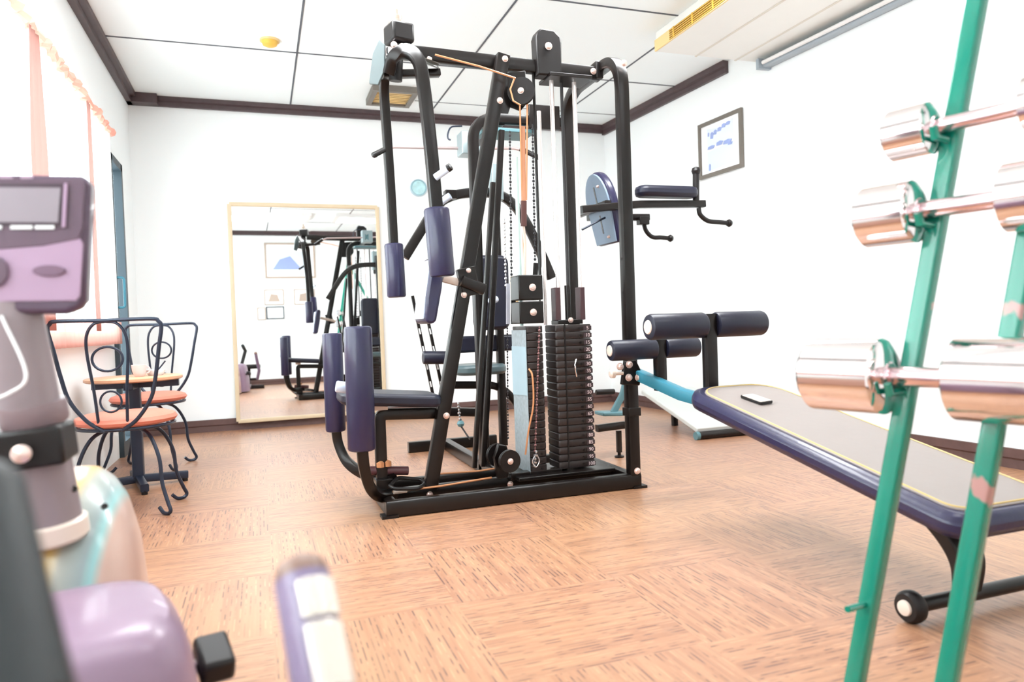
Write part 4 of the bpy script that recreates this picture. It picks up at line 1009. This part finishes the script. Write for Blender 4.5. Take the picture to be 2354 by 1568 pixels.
# ================================================================== CAFE CHAIRS AND TABLE
def make_chair(name, label, sc=1.0):
    t = thing(name, label, 'chair', (0,0,0), 'wrought iron cafe chairs'); r = .0085
    SZ = .425
    obj('seat', MB().lathe([(0, -.022), (.17, -.022), (.205, -.012), (.215, .002), (.205, .018), (.17, .030), (.0, .034)], (0, 0, SZ), (0,0,1), 36), SALMON, t, local=True)
    obj('seat_rim', MB().tube([(.20*math.cos(a), .20*math.sin(a), SZ-.026) for a in [2*PI*i/32 for i in range(32)]], .008, 8, closed=True), IRON, t, local=True)
    yb_ = -.20
    half = [(.035, SZ-.03), (.10, SZ+.02), (.16, SZ+.11), (.185, SZ+.21), (.205, SZ+.33), (.220, SZ+.415), (.210, SZ+.44), (.18, SZ+.452), (0, SZ+.450)]
    L_ = spline([V((x, yb_-.10*(z-SZ), z)) for x, z in half], 6)
    R_ = [V((-p.x, p.y, p.z)) for p in L_][::-1]
    bk_ = obj('backrest', MB().tube(L_+R_[1:], r, 10), IRON, t, local=True)
    inn = spline([V((x, yb_-.10*(z-SZ)+.004, z)) for x, z in [(.055, SZ-.03), (.065, SZ+.15), (.080, SZ+.31), (.075, SZ+.39), (.045, SZ+.436), (0, SZ+.446)]], 6)
    inn = inn + [V((-p.x, p.y, p.z)) for p in inn][::-1][1:]
    obj('inner_loop', MB().tube(inn, .0065, 8), IRON, bk_, local=True)
    obj('ring', MB().tube([(.060*math.cos(a), yb_-.032, SZ+.285+.052*math.sin(a)) for a in [2*PI*i/28 for i in range(28)]], .0055, 8, closed=True), IRON, bk_, local=True)
    obj('ring', MB().tube([(.042*math.cos(a), yb_-.012, SZ+.10+.045*math.sin(a)) for a in [2*PI*i/28 for i in range(28)]], .0045, 8, closed=True), IRON, bk_, local=True)
    for sx_, sy_ in ((1,-1), (1,1), (-1,-1), (-1,1)):
        prof = [(.05, SZ-.03), (.12, SZ-.07), (.165, SZ-.17), (.175, SZ-.28), (.20, .06), (.212, .025), (.20, .009), (.175, .010), (.155, .032)]
        obj('leg', MB().tube(spline([V((sx_*a*.98, sy_*a*.80, z)) for a, z in prof], 6), .0085, 10), IRON, t, local=True)
    return t
ch = make_chair('cafe_chair', 'wrought iron cafe chair with salmon seat, nearer the exercise bike')
ch.location = (-.60, 3.70, 0); ch.rotation_euler = (0, 0, math.radians(-6))
c2_ = copy_tree(ch); c2_.location = (-.662, 4.86, 0); c2_.rotation_euler = (0, 0, math.radians(166))
c2_['label'] = 'wrought iron cafe chair with salmon seat, standing beyond the small table'

TX, TY = -.645, 4.26
tz = at(300, 866, y=TY).z
tbl = thing('cafe_table', 'small round cafe table with orange brown top and black pedestal', 'table', (TX, TY, 0))
obj('table_top', MB().lathe([(0, -.022), (.225, -.022), (.235, -.016), (.235, -.004), (.228, 0), (0, 0)], (TX, TY, tz), (0,0,1), 48), TABLEW, tbl)
obj('apron', MB().bb(TX-.20, TX+.215, TY-.022, TY+.022, tz-.06, tz-.023).bb(TX-.022, TX+.022, TY-.2, TY+.2, tz-.06, tz-.023), IRON, tbl, bevel=.003)
obj('pedestal', MB().bar([(TX, TY, .05), (TX, TY, tz-.06)], .055, .055, up=(0,1,0)), IRON, tbl)
for a in (.25, .25+PI/2, .25+PI, .25+1.5*PI):
    f_ = obj('foot', MB().bar([(TX+.02*math.cos(a), TY+.02*math.sin(a), .045), (TX+.24*math.cos(a), TY+.24*math.sin(a), .035)], .04, .04), IRON, tbl)
    obj('glide', MB().cyl((TX+.225*math.cos(a), TY+.225*math.sin(a), 0), (TX+.225*math.cos(a), TY+.225*math.sin(a), .02), .015, 12), BLACKP, f_)
def at_table(px): return at(px, 860, z=tz)
p = V((TX+.03, TY-.03, tz))
cu_ = thing('cup', 'pale pink ceramic cup on the small round cafe table', 'cup', p)
obj('bowl', MB().lathe([(.0, 0), (.022, 0), (.026, .004), (.034, .03), (.038, .062), (.036, .062), (.031, .03), (.0, .008)], p, (0,0,1), 28), mat('pink white ceramic', (.80,.62,.62), .3), cu_)
obj('handle', MB().tube([p+V((.035+.016*math.sin(a), 0, .034-.018*math.cos(a))) for a in [PI*i/10 for i in range(11)]], .004, 8), mat('pink white ceramic', (.8,.62,.62), .3), cu_)
p = V((TX+.10, TY+.03, tz))
at_ = thing('ashtray', 'small pale glass dish with a dark stick beside the cup', 'dish', p)
obj('bowl', MB().lathe([(.0, 0), (.035, 0), (.045, .012), (.048, .030), (.044, .030), (.040, .012), (0, .008)], p, (0,0,1), 28), mat('pale glass', (.75,.80,.85), .1), at_)
obj('stick', MB().cyl(p+V((.0,0,.012)), p+V((.05,0,.075)), .004, 8), IRON, at_)
